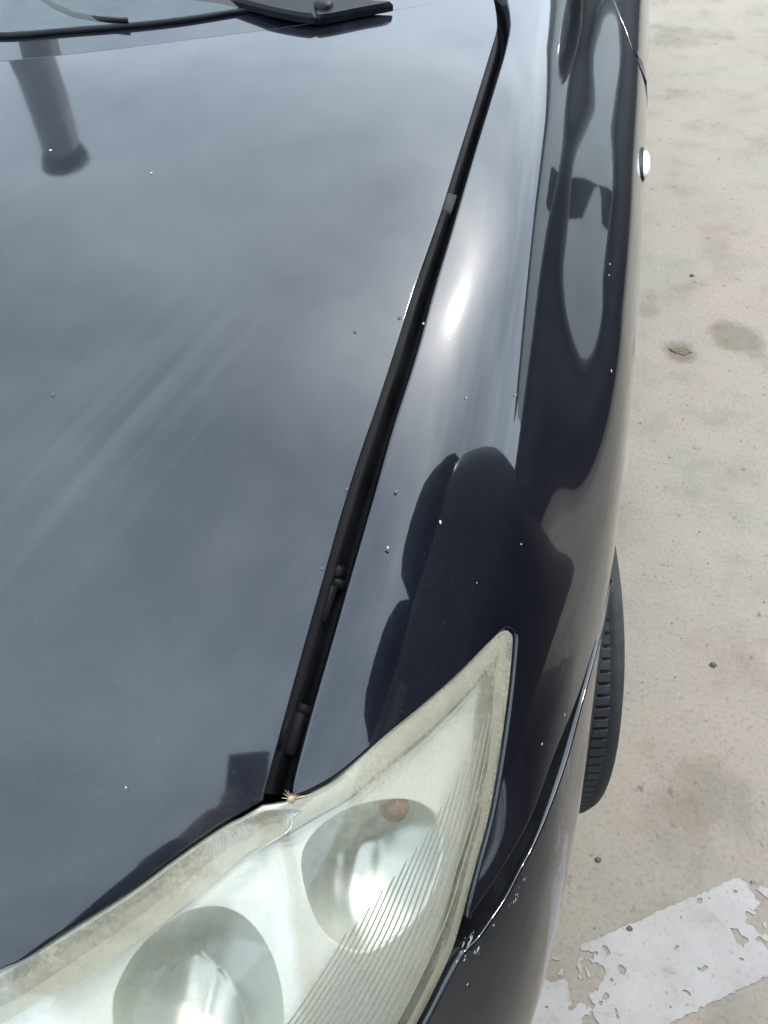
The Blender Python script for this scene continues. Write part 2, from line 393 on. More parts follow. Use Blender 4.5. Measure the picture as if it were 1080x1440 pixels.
# metric coordinate for s, to triangulate evenly
ref = [bspl(columns(.7), i * .1) for i in range((NC - 1) * 10 + 1)]
cum = [0]
for i in range(1, len(ref)): cum.append(cum[-1] + math.hypot(ref[i][0] - ref[i - 1][0], ref[i][1] - ref[i - 1][1]))
SA = np.arange(len(cum)) * .1; QA = np.array(cum)
def q_of_s(s): return math.copysign(float(np.interp(abs(s), SA, QA)), s)
def s_of_q(q): return math.copysign(float(np.interp(abs(q), QA, SA)), q)
def inside(poly, P):
    x, y = P[:, 0], P[:, 1]; r = np.zeros(len(P), bool); n = len(poly)
    for i in range(n):
        x1, y1 = poly[i]; x2, y2 = poly[(i + 1) % n]
        if y1 == y2: continue
        c = ((y1 > y) != (y2 > y)) & (x < (x2 - x1) * (y - y1) / (y2 - y1) + x1); r ^= c
    return r
def seg_dist(poly, P):
    d = np.full(len(P), 1e9)
    for i in range(len(poly)):
        a = np.array(poly[i]); b = np.array(poly[(i + 1) % len(poly)]); ab = b - a; l2 = (ab ** 2).sum() + 1e-18
        t = np.clip(((P - a) @ ab) / l2, 0, 1); d = np.minimum(d, np.hypot(*(P - a - t[:, None] * ab).T))
    return d
def mesh_region(uv, step, holes=()):
    def norm(u):
        p = [(q_of_s(s), y) for s, y in u]; r = [p[0]]
        for a in p[1:]:
            if math.hypot(a[0] - r[-1][0], a[1] - r[-1][1]) > step * .12: r.append(a)
        if math.hypot(r[0][0] - r[-1][0], r[0][1] - r[-1][1]) < step * .12: r.pop()
        ar = sum(r[i][0] * r[(i + 1) % len(r)][1] - r[(i + 1) % len(r)][0] * r[i][1] for i in range(len(r)))
        return r if ar > 0 else r[::-1]
    P = norm(uv); A = np.array(P); x0, y0 = A.min(0); x1, y1 = A.max(0)
    gx, gy = np.meshgrid(np.arange(x0, x1, step), np.arange(y0, y1, step)); gx = gx + (np.arange(gx.shape[0]) % 2)[:, None] * step * .5
    G = np.stack([gx.ravel(), gy.ravel()], 1); G = G[inside(P, G)]; G = G[seg_dist(P, G) > step * .45]
    ed = []; HV = []
    for h in holes:
        k0 = len(P) + len(HV); HV += list(h); ed += [(k0 + i, k0 + (i + 1) % len(h)) for i in range(len(h))]
        G = G[~inside(h, G)]; G = G[seg_dist(h, G) > step * .45]
    vs = [Vector(p) for p in P] + [Vector(p) for p in HV] + [Vector(p) for p in G]
    res = delaunay_2d_cdt(vs, ed, [list(range(len(P)))], 1, 1e-6)
    ov, of, orig = res[0], res[2], res[3]
    if holes:
        cen = np.array([[sum(ov[i].x for i in f) / len(f), sum(ov[i].y for i in f) / len(f)] for f in of]); bad = np.zeros(len(of), bool)
        for h in holes: bad |= inside(h, cen)
        of = [f for f, b_ in zip(of, bad) if not b_]
    return [(s_of_q(v.x), v.y) for v in ov], [list(f) for f in of], len(P)
def panel(name, uv, mat, parent, step=.014, offset=0.0, rim=.016, rad=.0022, extra=None, holes=()):
    """Sheet panel lying on the skin, with a rolled edge turned inward. Returns object."""
    pts, fs, nb = mesh_region(uv, step, holes)
    V, N = [], []
    for s, y in pts:
        n = SN(s, y); p = S(s, y) + n * offset
        if extra: p = p + n * extra(s, y)
        V.append(p); N.append(n)
    if extra:                                  # recompute the normals when the shape is changed
        N = [Vector((0, 0, 0)) for _ in V]
        for f in fs:
            fn = (V[f[1]] - V[f[0]]).cross(V[f[2]] - V[f[0]])
            for i in f: N[i] += fn
        N = [n.normalized() for n in N]
    # boundary edges
    cnt = {}
    for f in fs:
        for a, b in zip(f, f[1:] + f[:1]): cnt[(a, b)] = 1
    bnd = {a: b for (a, b) in cnt if (b, a) not in cnt}
    start = next(iter(bnd)); loops = []; left = dict(bnd)
    while left:
        a = next(iter(left)); lp = []
        while a in left: lp.append(a); a = left.pop(a)
        loops.append(lp)
    fo = [tuple(f) for f in fs]
    for lp in loops:
        m = len(lp); rings = [lp]
        outs = []
        for i in range(m):
            a, b, c = V[lp[i - 1]], V[lp[i]], V[lp[(i + 1) % m]]
            tg = (c - a).normalized(); outs.append(tg.cross(N[lp[i]]).normalized())
        for (do, dn, wn_) in ((.5, .13, .55), (.87, .5, 1.2), (1.0, 1.0, 4.0), (1.0, None, 9.0)):
            rg = []
            for i in range(m):
                n = N[lp[i]]; depth = rad * dn if dn is not None else rim
                V.append(V[lp[i]] + outs[i] * rad * do - n * depth); N.append((n + outs[i] * wn_).normalized()); rg.append(len(V) - 1)
            rings.append(rg)
        for r0, r1 in zip(rings, rings[1:]):
            for i in range(m):
                fo.append((r0[i], r1[i], r1[(i + 1) % m], r0[(i + 1) % m]))
    return link(name, V, fo, mat, parent, N)
def mirror_of(o, parent):
    c = o.copy(); c.data = o.data.copy(); C.objects.link(c); c.parent = parent
    me = c.data; w = world_loc(o).x
    n = [tuple(x.vector) for x in me.corner_normals]
    co = np.empty(len(me.vertices) * 3); me.vertices.foreach_get('co', co); co = co.reshape(-1, 3)
    co[:, 0] = (2 * CX - (co[:, 0] + w)) - w; me.vertices.foreach_set('co', co.ravel())
    me.flip_normals()
    me.update()
    return c
# ------------------------------------------------------------------ ground
def sheet(name, x0, y0, x1, y1, z, mat, n=1):
    vs = [(x0 + (x1 - x0) * i / n, y0 + (y1 - y0) * j / n, z) for j in range(n + 1) for i in range(n + 1)]
    fs = [(j * (n + 1) + i, j * (n + 1) + i + 1, (j + 1) * (n + 1) + i + 1, (j + 1) * (n + 1) + i) for j in range(n) for i in range(n)]
    return link(name, vs, fs, mat, None, None, False)
g = sheet('ground', -400, -400, 400, 400, 0, 'concrete', 8); tag(g, kind='structure')
def ground_at(px, py, z=0.0):
    d = ray(px, py); t = (z - CAM_H) / d.z; return Vector((0, 0, CAM_H)) + d * t

# worn white bay line: ragged sheet, outlined by marching squares over a wear field
pA, pB = ground_at(775, 1345), ground_at(1080, 1212); pC = ground_at(925, 1450)
ax = (pB - pA).normalized(); ay = Vector((ax.y, -ax.x, 0)); wid = abs((pC - pA).dot(ay))
def wear(u, v):                                # > 0: paint still there; u along the line from pA, v across from its far edge
    p = Vector((u * 1.0, v * 1.0, 0))
    n1 = noise.fractal(p * 9 + Vector((3.1, 7.7, 0)), 1.0, 2.1, 5); n2 = noise.noise(p * 3.2 + Vector((1.3, 4, 0)))
    n3 = noise.noise(p * 60)
    edge = min(v, wid - v)
    n5 = noise.noise(p * 150 + Vector((2, 2, 0)))
    n4 = noise.fractal(p * 40 + Vector((9, 2, 5)), 1.0, 2.0, 3)
    thick = .34 + .50 * n1 + .26 * n2 + .16 * n3 + .46 * n4 + .14 * n5
    if u > .26: thick -= .50 * smoothstep(.26, .40, u)      # the far part has flaked away
    thick -= .22 * smoothstep(.05, .0, u) 
    return min(thick, (edge - .003 + .002 * n3 + .003 * n5) * 40)
mb = MB(); st = .003; nu, nv = int(2.6 / st), int(wid / st) + 2
F = [[wear(-.35 + i * st, j * st) for i in range(nu + 1)] for j in range(nv + 1)]
zL = .0014
vid = {}
def lv(a, b):                                  # vertex on grid point or on an edge crossing
    key = (a, b)
    if key in vid: return vid[key]
    (i, j), (k, l) = a, b
    if a == b: u, v = i, j
    else:
        fa, fb = F[j][i], F[l][k]; t = fa / (fa - fb); u, v = i + (k - i) * t, j + (l - j) * t
    p = pA + ax * (-.35 + u * st) + ay * (v * st); mb.v.append(Vector((p.x, p.y, zL))); vid[key] = len(mb.v) - 1
    return vid[key]
for j in range(nv):
    for i in range(nu):
        q = [(i, j), (i + 1, j), (i + 1, j + 1), (i, j + 1)]
        ins = [F[b][a] > 0 for a, b in q]
        if not any(ins): continue
        poly = []
        for k in range(4):
            a, b = q[k], q[(k + 1) % 4]
            if ins[k]: poly.append(lv(a, a))
            if ins[k] != ins[(k + 1) % 4]: poly.append(lv(min(a, b), max(a, b)))
        if len(poly) >= 3: mb.f.append(tuple(poly[::-1]))
tag(mb.build('bay_line', 'line', None, False), 'flaking white painted parking bay line on the concrete', kind='structure')

# ------------------------------------------------------------------ the car
car = empty('car', (CX, 1.9, 0))
tag(car, 'black car with clouded headlight and wide bonnet gap on concrete', 'car')
def sz(Y, z):                                  # s on the flank at height z
    lo, hi = 7.0, NC - 1.0
    for _ in range(40):
        m_ = (lo + hi) / 2
        if S(m_, Y).z > z: lo = m_
        else: hi = m_
    return lo
def px_curve(pts, n=6): return trace(pts, n)
gap_in = px_curve([(672, -26), (688, -16), (694, 4), (697.5, 28), (697, 45), (688, 75), (678, 108), (664, 153), (649.5, 200), (618, 300), (583, 400), (551, 500), (518, 600), (486, 700), (457, 800), (429, 900), (401, 1000), (373, 1100), (367, 1123)])
gap_out = px_curve([(692, -44), (709, -20), (716, 4), (719.5, 28), (718.5, 46), (712, 76), (704, 104), (691, 147), (676, 196), (645.5, 300), (616, 400), (588.5, 500), (557, 600), (529, 700), (500.5, 800), (472, 900), (443.5, 1000), (421, 1085), (415, 1116)])
hood_front = px_curve([(367, 1123), (345, 1136), (310, 1157), (250, 1198), (190, 1243), (100, 1300), (0, 1359), ('s', 1.9, .025), ('s', 1.2, -.02), ('s', .6, -.055), ('s', 0, -.065)])
hood_rear = px_curve([('s', 0, .845), (0, 88), (135, 74), (270, 57), (400, 40), (540, 18), (610, 5), (650, -14), (672, -26)])
half = hood_rear + gap_in[1:] + hood_front[1:]
hood_uv = half + [(-s, y) for s, y in half[::-1][1:-1]]
wp, wq = S(*hit(165, 605)), S(*hit(285, 470)); wd = wq - wp
M['bonnet_paint'] = paint('bonnet_paint', 1.0, (tuple(wp - Vector((CX, 1.9, 0))), math.atan2(wd.y, wd.x)))
hood = panel('hood', hood_uv, 'bonnet_paint', car, .016, .001, rim=.022, rad=.0016)

arch_c, arch_r = (.765, .315), .343
def arch(a): return (arch_c[0] + arch_r * math.cos(R(a)), arch_c[1] + arch_r * math.sin(R(a)))
sA, sB = hit(865, 800), hit(848, 868)
seam = px_curve([('s', *sA), ('s', *sB), (833, 915), (812, 979), (779, 1060), (747, 1146), (702, 1226), (666, 1279), (661, 1293)])
Yf, zf = seam[0][1], S(*seam[0]).z
a_f = math.degrees(math.atan2(zf - arch_c[1], Yf - arch_c[0]))
arch_pts = [arch(a_f + (0 - a_f) * k / 22) for k in range(1, 23)]
arch_pts = [(sz(y, z), y) for y, z in arch_pts]
door_seam = px_curve([(862, -2), (872, 24), (882, 48), (889, 70)], 5)
door_low = [(sz(door_seam[-1][1] - .0, z), door_seam[-1][1] + .0) for z in (.62, .5, .4, .3, .24)]
lens_side = px_curve([(415, 1116), (440, 1106), (480, 1082), (540, 1031), (590, 991), (640, 948), (690, 899), (712, 880), (727, 886), (730, 902), (724, 971), (713, 1054), (697, 1146), (678, 1218), (664, 1273), (661, 1293)])
belt = [(4.55, 1.33), (4.9, 1.46), (5.6, 1.55)]
fender_uv = gap_out[:0:-1]
fender_uv = [(q) for q in gap_out[1:]] + lens_side[1:] + seam[::-1][1:] + arch_pts + [(sz(arch_c[0] + arch_r, .27), arch_c[0] + arch_r + .002), (sz(1.5, .24), door_low[-1][1])] + door_low[::-1][1:] + door_seam[::-1] + belt[::-1] + [gap_out[0]]
# drop duplicates, then build
fender = panel('fender', fender_uv, 'paint', car, .012, 0, rim=.022)

# dark gutter under the bonnet gap, with ledge, clips and bolts
def strip(name, a, b, off_a, off_b, mat, parent, n=4):
    V, Fc = [], []
    m_ = min(len(a), len(b))
    ia = np.linspace(0, len(a) - 1, 70); 
    def at(l, x): i = min(int(x), len(l) - 2); t = x - i; return (l[i][0] + (l[i + 1][0] - l[i][0]) * t, l[i][1] + (l[i + 1][1] - l[i][1]) * t)
    for k in range(70):
        pa, pb = at(a, k / 69 * (len(a) - 1)), at(b, k / 69 * (len(b) - 1))
        for j in range(n + 1):
            t = j / n; s = pa[0] + (pb[0] - pa[0]) * t; y = pa[1] + (pb[1] - pa[1]) * t
            oa = off_a(t) if callable(off_a) else off_a + (off_b - off_a) * t
            V.append(S(s, y) + SN(s, y) * oa)
    for k in range(69):
        for j in range(n): i = k * (n + 1) + j; Fc.append((i, i + 1, i + n + 2, i + n + 1))
    return link(name, V, Fc, mat, parent)
wide_in = [(s - .22, y) for s, y in gap_in]; wide_out = [(s + .22, y) for s, y in gap_out]
gut = strip('gutter', wide_in, wide_out, lambda t: -.020 - .014 * (.5 - .5 * math.cos(min(1, max(0, (t - .42) / .2)) * math.pi)) , 0, 'gutter', car, 24)
def mid_gap(px, py, off): s, y = hit(px, py); return S(s, y), SN(s, y), S(s, y) + SN(s, y) * off
def frame_at(px, py, off):
    s, y = hit(px, py); n = SN(s, y); d = (S(*hit(px - 12, py + 36)) - S(s, y)); d = (d - n * d.dot(n)).normalized()
    return S(s, y) + n * off, d, d.cross(n).normalized(), n
for (px, py, kind) in ((478, 792, 'bolt'), (462, 838, 'clip'), (418, 1030, 'clip'), (634, 262, 'pad')):
    p, d, l, n = frame_at(px, py, -.027); m_ = MB()
    if kind == 'bolt':
        m_.lathe(p, n, [(0, .006), (.004, .006), (.0065, .0045), (.0072, 0), (.009, 0), (.009, -.006)], 16); m_.build('bolt', 'gutter', car)
    elif kind == 'clip':
        m_.box(p, d * .017, l * .006, n * .006); m_.box(p + l * .009 + d * .004, d * .012, l * .0025, n * .009); m_.box(p - d * .02 - l * .003, d * .004, l * .008, n * .004); m_.build('clip', 'gutter', car)
    else:
        m_.box(p, d * .016, l * .009, n * .007); m_.build('rubber_stop', 'rubber', car)

# front bumper corner
arch_low = [arch(a_f + (182 - a_f) * k / 12) for k in range(13)] + [(arch_c[0] - arch_r - .004, .26)]
arch_low = [(sz(y, z) + (.15 if i == 0 else 0), y - (.004 if i == 0 else 0)) for i, (y, z) in enumerate(arch_low)]
bump_edge = px_curve([('s', *arch_low[0]), ('s', sB[0] + .14, sB[1] - .004), (839, 915), (820, 985), (800, 1060), (772, 1140), (749, 1193), (733, 1223), (713, 1262), (691, 1295), (672, 1322), (650, 1345), (628, 1385), (600, 1440), (560, 1508), ('s', 6.2, -.03), ('s', 5.0, -.10), ('s', 4.2, -.13)])
bumper_uv = bump_edge + [(4.2, -.17), (6, -.17), (8, -.15), (10, -.13), (12, -.10), (14.0, -.02), (14.4, .15), (14.5, .3)] + arch_low[::-1][:-1]
bumper = panel('front_bumper', bumper_uv, 'paint', car, .012, .001, rim=.03, rad=.0018)
# recessed top flange of the bumper, between the wing edge and the bumper lip
fl_a = px_curve([(862, 826), (846, 880), (826, 935), (800, 1000), (768, 1080), (738, 1158), (694, 1232), (655, 1290), (640, 1345), (590, 1430), (545, 1510)])
fl_b = px_curve([(874, 826), (860, 880), (842, 935), (822, 1010), (800, 1085), (768, 1170), (733, 1240), (694, 1312), (660, 1358), (612, 1450), (570, 1530)])
strip('bumper_flange', fl_a, fl_b, lambda t: -.013 + .010 * t, 0, 'gutter', car, 6)

# ------------------------------------------------------------------ headlight
head = empty('headlight', (-.1, .15, .7), car)
lens_out = px_curve([(372, 1139), (395, 1136), (420, 1130), (450, 1116), (482, 1097), (540, 1041), (590, 1001), (640, 957), (690, 909), (711, 891), (721, 892), (724, 905), (718, 971), (707, 1054), (691, 1146), (672, 1218), (656, 1280), (640, 1335), (618, 1385), (590, 1440), (550, 1508), (470, 1600), ('s', 4.6, -.07), ('s', 3.6, -.10), ('s', 2.6, -.09), ('s', 2.1, -.05), ('s', 2.05, .0), (-40, 1398), (0, 1375), (100, 1316), (190, 1259), (250, 1214), (310, 1172), (345, 1154)][::1], 5)
lens = panel('lens', lens_out, 'lens', head, .010, -.003, rim=.012, rad=.003)
edge_l = [(q_of_s(s_), y_) for s_, y_ in lens_out]
at_ = lens.data.attributes.new('clouding', 'FLOAT', 'POINT')   # sun-aged plastic: worst along the edges and at the outer tip
for i, v in enumerate(lens.data.vertices):
    w_ = Vector(v.co) + world_loc(lens); sY = w_.y
    dd = min((Vector((w_.x, w_.y, w_.z)) - p_).length for p_ in [S(s_, y_) for s_, y_ in lens_out[::3]])
    tip = smoothstep(.15, .36, sY) 
    at_.data[i].value = .24 + .32 * smoothstep(.055, .004, dd) + .26 * tip
def loop_of(pts): return [(q_of_s(s_), y_) for s_, y_ in [tuple(q) for q in catmull([hit(*p) for p in pts], 5, True)]]
bowl_a = loop_of([(150, 1440), (165, 1388), (200, 1332), (245, 1295), (290, 1283), (335, 1294), (370, 1327), (395, 1377), (408, 1440), (405, 1500), (370, 1560), (300, 1590), (220, 1580), (165, 1520)])
bowl_b = loop_of([(428, 1215), (450, 1172), (490, 1144), (540, 1130), (590, 1128), (625, 1140), (646, 1165), (650, 1205), (640, 1255), (612, 1305), (570, 1345), (520, 1362), (470, 1335), (440, 1280)])
def into(loop, q, y):                          # distance inwards from a bowl's rim, negative outside
    P = np.array([[q, y]]); d = float(seg_dist(loop, P)[0]); return d if inside(loop, P)[0] else -d
def qy(px, py): s_, y_ = hit(px, py); return (q_of_s(s_), y_)
fold_a, fold_b = [qy(*p_) for p_ in ((392, 1190), (418, 1330), (436, 1500))], [qy(*p_) for p_ in ((352, 1215), (300, 1262), (180, 1340), (60, 1420))]
def fold(s, y):                                # moulded creases of the bezel between the bowls
    P_ = np.array([[q_of_s(s), y]]); d_ = 0
    for ln_, hgt in ((fold_a, .008), (fold_b, .006)):
        dd_ = min(float(seg_dist([ln_[i], ln_[i + 1]], P_)[0]) for i in range(len(ln_) - 1)); d_ += hgt * math.exp(-(dd_ / .010) ** 2)
    return d_
refl = panel('bezel', lens_out, 'bezel', head, .006, -.0195, rim=.005, rad=.0012, extra=fold, holes=(bowl_a, bowl_b))
def bowl_panel(name, loop, mat, depth, width, facet):
    def dep(s, y):
        q = q_of_s(s); i_ = max(0, into(loop, q, y)); k_ = min(1, i_ / width)
        return -(.0215 + depth * (1 - (1 - k_) ** 2.2) + facet(q - loop[0][0], y - loop[0][1]) * smoothstep(.004, .014, i_))
    return panel(name, [(s_of_q(q), y) for q, y in loop], mat, head, .0036, 0, rim=.004, rad=.0012, extra=dep)
bowl_panel('main_bowl', bowl_a, 'chrome', .075, .078, lambda a, b: .0028 * abs(math.sin(a * 62 + .5)))
bowl_panel('signal_bowl', bowl_b, 'chrome', .050, .055, lambda a, b: .0034 * (abs(math.sin(b * 170 + a * 60)) if a < .034 else .3) + .001 * math.sin(a * 240))
def on(px, py, off): s, y = hit(px, py); return S(s, y) + SN(s, y) * off
def band(name, outer, inner, off, mat, parent, n=3, bulge=0.0):
    a, b = px_curve(outer), px_curve(inner)
    return strip(name, a, b, lambda t: off + bulge * math.sin(math.pi * t), 0, mat, parent, n)
# yellowed rim of the lens along the wing
band('lens_rim', [(408, 1146), (440, 1124), (482, 1098), (540, 1043), (590, 1003), (640, 959), (690, 911), (714, 892)],
     [(404, 1172), (440, 1150), (495, 1118), (548, 1075), (600, 1032), (650, 985), (695, 934), (716, 902)], -.0045, 'lens_edge', head, 4, .0012)
band('lens_rim', [(719, 898), (716, 960), (706, 1054), (690, 1146), (671, 1218), (655, 1280), (639, 1335), (589, 1440), (549, 1508)],
     [(706, 912), (698, 960), (692, 1054), (680, 1146), (662, 1218), (646, 1280), (630, 1335), (580, 1440), (540, 1508)], -.0045, 'lens_edge', head, 3, .001)
band('lens_rim_seal', [(404, 1174), (440, 1152), (495, 1120), (548, 1077), (600, 1034), (650, 987), (695, 936), (712, 908)], [(404, 1178), (440, 1156), (496, 1124), (550, 1081), (602, 1038), (652, 990), (697, 940), (709, 916)], -.0040, 'grime', head, 1)
band('lens_rim_seal', [(708, 920), (700, 965), (694, 1054), (682, 1146), (664, 1218), (648, 1280), (632, 1335)], [(701, 925), (692, 968), (687, 1054), (677, 1146), (659, 1218), (643, 1280), (627, 1335)], -.0040, 'grime', head, 1)
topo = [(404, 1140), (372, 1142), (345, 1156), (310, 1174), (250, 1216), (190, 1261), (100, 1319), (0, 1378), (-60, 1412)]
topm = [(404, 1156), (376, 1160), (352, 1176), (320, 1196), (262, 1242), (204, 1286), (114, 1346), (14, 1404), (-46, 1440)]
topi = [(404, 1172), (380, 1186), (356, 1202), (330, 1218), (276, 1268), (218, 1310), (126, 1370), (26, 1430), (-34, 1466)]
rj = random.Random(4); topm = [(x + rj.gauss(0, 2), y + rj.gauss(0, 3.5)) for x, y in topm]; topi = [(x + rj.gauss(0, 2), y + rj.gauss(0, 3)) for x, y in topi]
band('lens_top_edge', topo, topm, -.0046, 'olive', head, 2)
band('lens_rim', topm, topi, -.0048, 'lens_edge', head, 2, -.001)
# flutes moulded on the outer side of the lens
fl = MB()
edge_px = catmull([(722, 900), (714, 985), (703, 1060), (687, 1146), (667, 1218), (648, 1285), (624, 1345), (596, 1405), (566, 1460), (520, 1530)], 10)
for k in range(17):
    dx = 12 + k * 10.5; dyk = k * 6
    i0 = min(6 + int(2.6 * k), 70); pts = []
    for (x, y) in edge_px[i0:]:
        t = (y - 900) / 600
        pts.append(on(x - dx * (.45 + .75 * t), y + dyk * .5, -.0042))
    if len(pts) > 3:
        w = [.00075] * len(pts); w[0] = .0002; w[-1] = .0004
        fl.tube(pts, w, 5)
tag(fl.build('lens_flutes', 'flute', head), kind='stuff')
# fine ribs under the bonnet edge
rb = MB()
edge2 = catmull([(-20, 1384), (100, 1312), (190, 1254), (250, 1209), (310, 1167), (345, 1149), (372, 1137), (400, 1134), (415, 1134)], 14)
acc = 0; last = edge2[0]; k = 0
for a, b in zip(edge2, edge2[1:]):
    seg = np.linalg.norm(b - a); 
    while acc <= seg:
        p = a + (b - a) * acc / seg; x, y = p
        f = smoothstep(250, 400, x); ln = 34 * (1 - .35 * f) * (.8 + .3 * random.random())
        ang = R(118 - 95 * f) if x < 380 else R(40)
        dx, dy = math.cos(ang) * ln, math.sin(ang) * ln
        dx, dy = (-ln * .42, ln * .8) if f < .2 else ((-ln * .42) * (1 - f) + ln * 1.0 * f, ln * .8 * (1 - f) + ln * .28 * f)
        rb.tube([on(x, y + 5, -.0040), on(x + dx * .5, y + 5 + dy * .5, -.0041), on(x + dx, y + 5 + dy, -.0045)], [.00075, .00065, .0002], 4)
        acc += 4.6
    acc -= seg
tag(rb.build('lens_ribs', 'grime', head), kind='stuff')
# bulbs
p = on(590, 1142, -.036); n = SN(*hit(590, 1142)); m_ = MB()
m_.lathe(p, (SN(*hit(560, 1230)) + Vector((-.1, -.5, -.1))), [(0, .016), (.007, .014), (.0115, .008), (.0125, 0), (.0115, -.008), (.008, -.016), (.008, -.03)], 20); m_.build('bulb', 'amber', head)
# ------------------------------------------------------------------ cowl, windscreen, wiper, roof, doors
def mirror_uv(l): return l + [(-s, y) for s, y in l[::-1]]
cowl_uv_f = [(s, y + .004) for s, y in hood_rear]; glass_base = px_curve([('s', 0, .935), (0, 54), (120, 46), (230, 36), (340, 20), ('s', 3.0, 1.235), ('s', 3.7, 1.30), ('s', 4.3, 1.36)])
strip('cowl_panel', [(s, y + .006) for s, y in hood_rear], [(s, y + .012) for s, y in glass_base], lambda t: -.001 + .004 * t, 0, 'paint', car, 6)
strip('cowl_panel', [(-s, y + .006) for s, y in hood_rear], [(-s, y + .012) for s, y in glass_base], lambda t: -.001 + .004 * t, 0, 'paint', car, 6)
def glass_pt(s, yb, t):                         # t up the windscreen
    b = S(s, yb) + Vector((0, 0, .005)); k = abs((b.x - CX)) / .65
    top = Vector((CX + (b.x - CX) * .80, yb + .92, 1.50 - .035 * k * k))
    p = b + (top - b) * t; p += Vector((0, -.35, .6)).normalized() * .035 * math.sin(math.pi * t); return p
gb = [(-s, y) for s, y in glass_base[::-1]] + glass_base[1:]
V = [glass_pt(s, y, j / 14) for s, y in gb for j in range(15)]; Fc = [(i * 15 + j, (i + 1) * 15 + j, (i + 1) * 15 + j + 1, i * 15 + j + 1) for i in range(len(gb) - 1) for j in range(14)]
link('windscreen', V, Fc, 'glass', car)
m_ = MB(); m_.tube([glass_pt(s, y, .0) + Vector((0, -.002, -.001)) for s, y in gb], .0035, 8); m_.build('windscreen_seal', 'plastic', car)
V = [S(s, y + .03) + Vector((0, 0, -.05)) for s, y in gb] + [S(s, y + .5) * 1 + Vector((0, .2, -.02)) for s, y in gb]
V = [Vector((v.x, v.y, min(v.z, .98))) for v in V]
k = len(gb); link('dashboard', V, [(i, i + 1, k + i + 1, k + i) for i in range(k - 1)], 'dash', car)
top = [glass_pt(s, y, 1) for s, y in gb]
V = []; 
for i, p in enumerate(top):
    for j in range(9):
        t = j / 8; V.append(Vector((CX + (p.x - CX) * (1 - .04 * t), p.y + (3.75 - p.y) * t, p.z + .09 * math.sin(math.pi * (t * .75 + .05)) - .014 - .10 * t * t)))
link('roof', V, [(i * 9 + j, (i + 1) * 9 + j, (i + 1) * 9 + j + 1, i * 9 + j + 1) for i in range(len(top) - 1) for j in range(8)], 'paint', car)
rear_top = [V[i * 9 + 8] for i in range(len(top))]
def pillar(pts, r, side=1):
    m_ = MB(); m_.tube([Vector((2 * CX - p.x if side < 0 else p.x, p.y, p.z)) for p in pts], r, 10); return m_
edgeP = [glass_pt(*gb[-1], j / 8) for j in range(9)]
roofE = [V[(len(top) - 1) * 9 + j] for j in range(9)]
belt_pts = [S(5.0 if y < 1.7 else 5.2, y) + Vector((0, 0, .0)) for y in (1.50, 1.8, 2.2, 2.6, 3.0, 3.4, 3.8)]
for side in (1, -1):
    pillar(edgeP, .022, side).build('front_pillar', 'paint', car)
    pillar([roofE[8], (roofE[8] + belt_pts[-1]) / 2 + Vector((.03, .05, .03)), belt_pts[-1] + Vector((-.02, .1, 0))], .05, side).build('rear_pillar', 'paint', car)
    up = [roofE[i] + Vector((.01, 0, -.02)) for i in range(9)]
    lo = [Vector(belt_pts[0]) + (Vector(belt_pts[-1]) - Vector(belt_pts[0])) * i / 8 for i in range(9)]
    vv = [Vector((2 * CX - p.x if side < 0 else p.x, p.y, p.z)) for p in up + lo]
    link('side_window', vv, [(i, i + 1, 9 + i + 1, 9 + i) for i in range(8)], 'glass', car)
    m_ = MB(); m_.tube(vv[9:], .012, 8); m_.build('window_trim', 'plastic', car)
    link('rear_window', [Vector((CX, 3.78, 1.42)), Vector((CX + side * .52, 3.72, 1.38)), Vector((CX + side * .62, 4.15, 1.02)), Vector((CX, 4.2, 1.04))], [(0, 1, 2, 3)], 'glass', car)
# doors and rear quarter on the near flank
dy = door_seam[-1][1]
def flank(ya, yb, s_top, za=.26, front=None):
    n = 10
    f = front or [(s_top + (sz(ya, za) - s_top) * k / n, ya) for k in range(n + 1)]
    r = [(s_top + (sz(yb, za) - s_top) * k / n, yb) for k in range(n + 1)]
    return f + [(sz(ya + (yb - ya) * k / 8, za), ya + (yb - ya) * k / 8) for k in range(1, 8)] + r[::-1] + [(s_top, yb + (ya - yb) * k / 8) for k in range(1, 8)]
fr = [(5.55, 1.60)] + [(s + .0, y + .007) for s, y in door_seam] + [(s, y + .007) for s, y in door_low]
d1 = panel('front_door', flank(dy + .007, 2.62, 5.55, .26, fr), 'paint', car, .03, 0, rim=.02)
m_ = MB()
for (ya, nm) in ((2.45, 'door_handle'), (3.3, 'door_handle')):
    m_ = MB(); c = S(8.6, ya); nn = SN(8.6, ya); m_.tube([c + nn * .002, c + nn * .028 + Vector((0, -.02, 0)), c + nn * .03 + Vector((0, -.09, 0)), c + nn * .028 + Vector((0, -.16, 0)), c + nn * .002 + Vector((0, -.18, 0))], .011, 8); m_.build(nm, 'paint', car)
d2 = panel('rear_door', flank(2.627, 3.15, 5.55), 'paint', car, .04, 0, rim=.02)
d3 = panel('rear_quarter', flank(3.157, 4.15, 5.0), 'paint', car, .04, 0, rim=.02)
# door mirror
m_ = MB(); c = Vector((.235, 1.78, 1.06))
prof = [(0, .075), (.05, .068), (.085, .045), (.1, .01), (.1, -.02)]
m_.lathe((0, 0, 0), (0, -1, 0), prof, 28)
m_.v = [Vector((v.x * 1.05, v.y, v.z * .78)) + c for v in m_.v]
mir = m_.build('door_mirror', 'paint', car)
m_ = MB(); m_.tube([c + Vector((-.09, .0, -.04)), c + Vector((-.13, .02, -.05)), c + Vector((-.18, .03, -.06))], [.03, .026, .03], 10); m_.build('mirror_foot', 'plastic', mir)
m_ = MB(); m_.lathe((0, 0, 0), (0, 1, 0), [(0, .02), (.097, .02)], 28); m_.v = [Vector((v.x * 1.02, v.y, v.z * .75)) + c for v in m_.v]; m_.build('mirror_glass', 'chrome', mir)
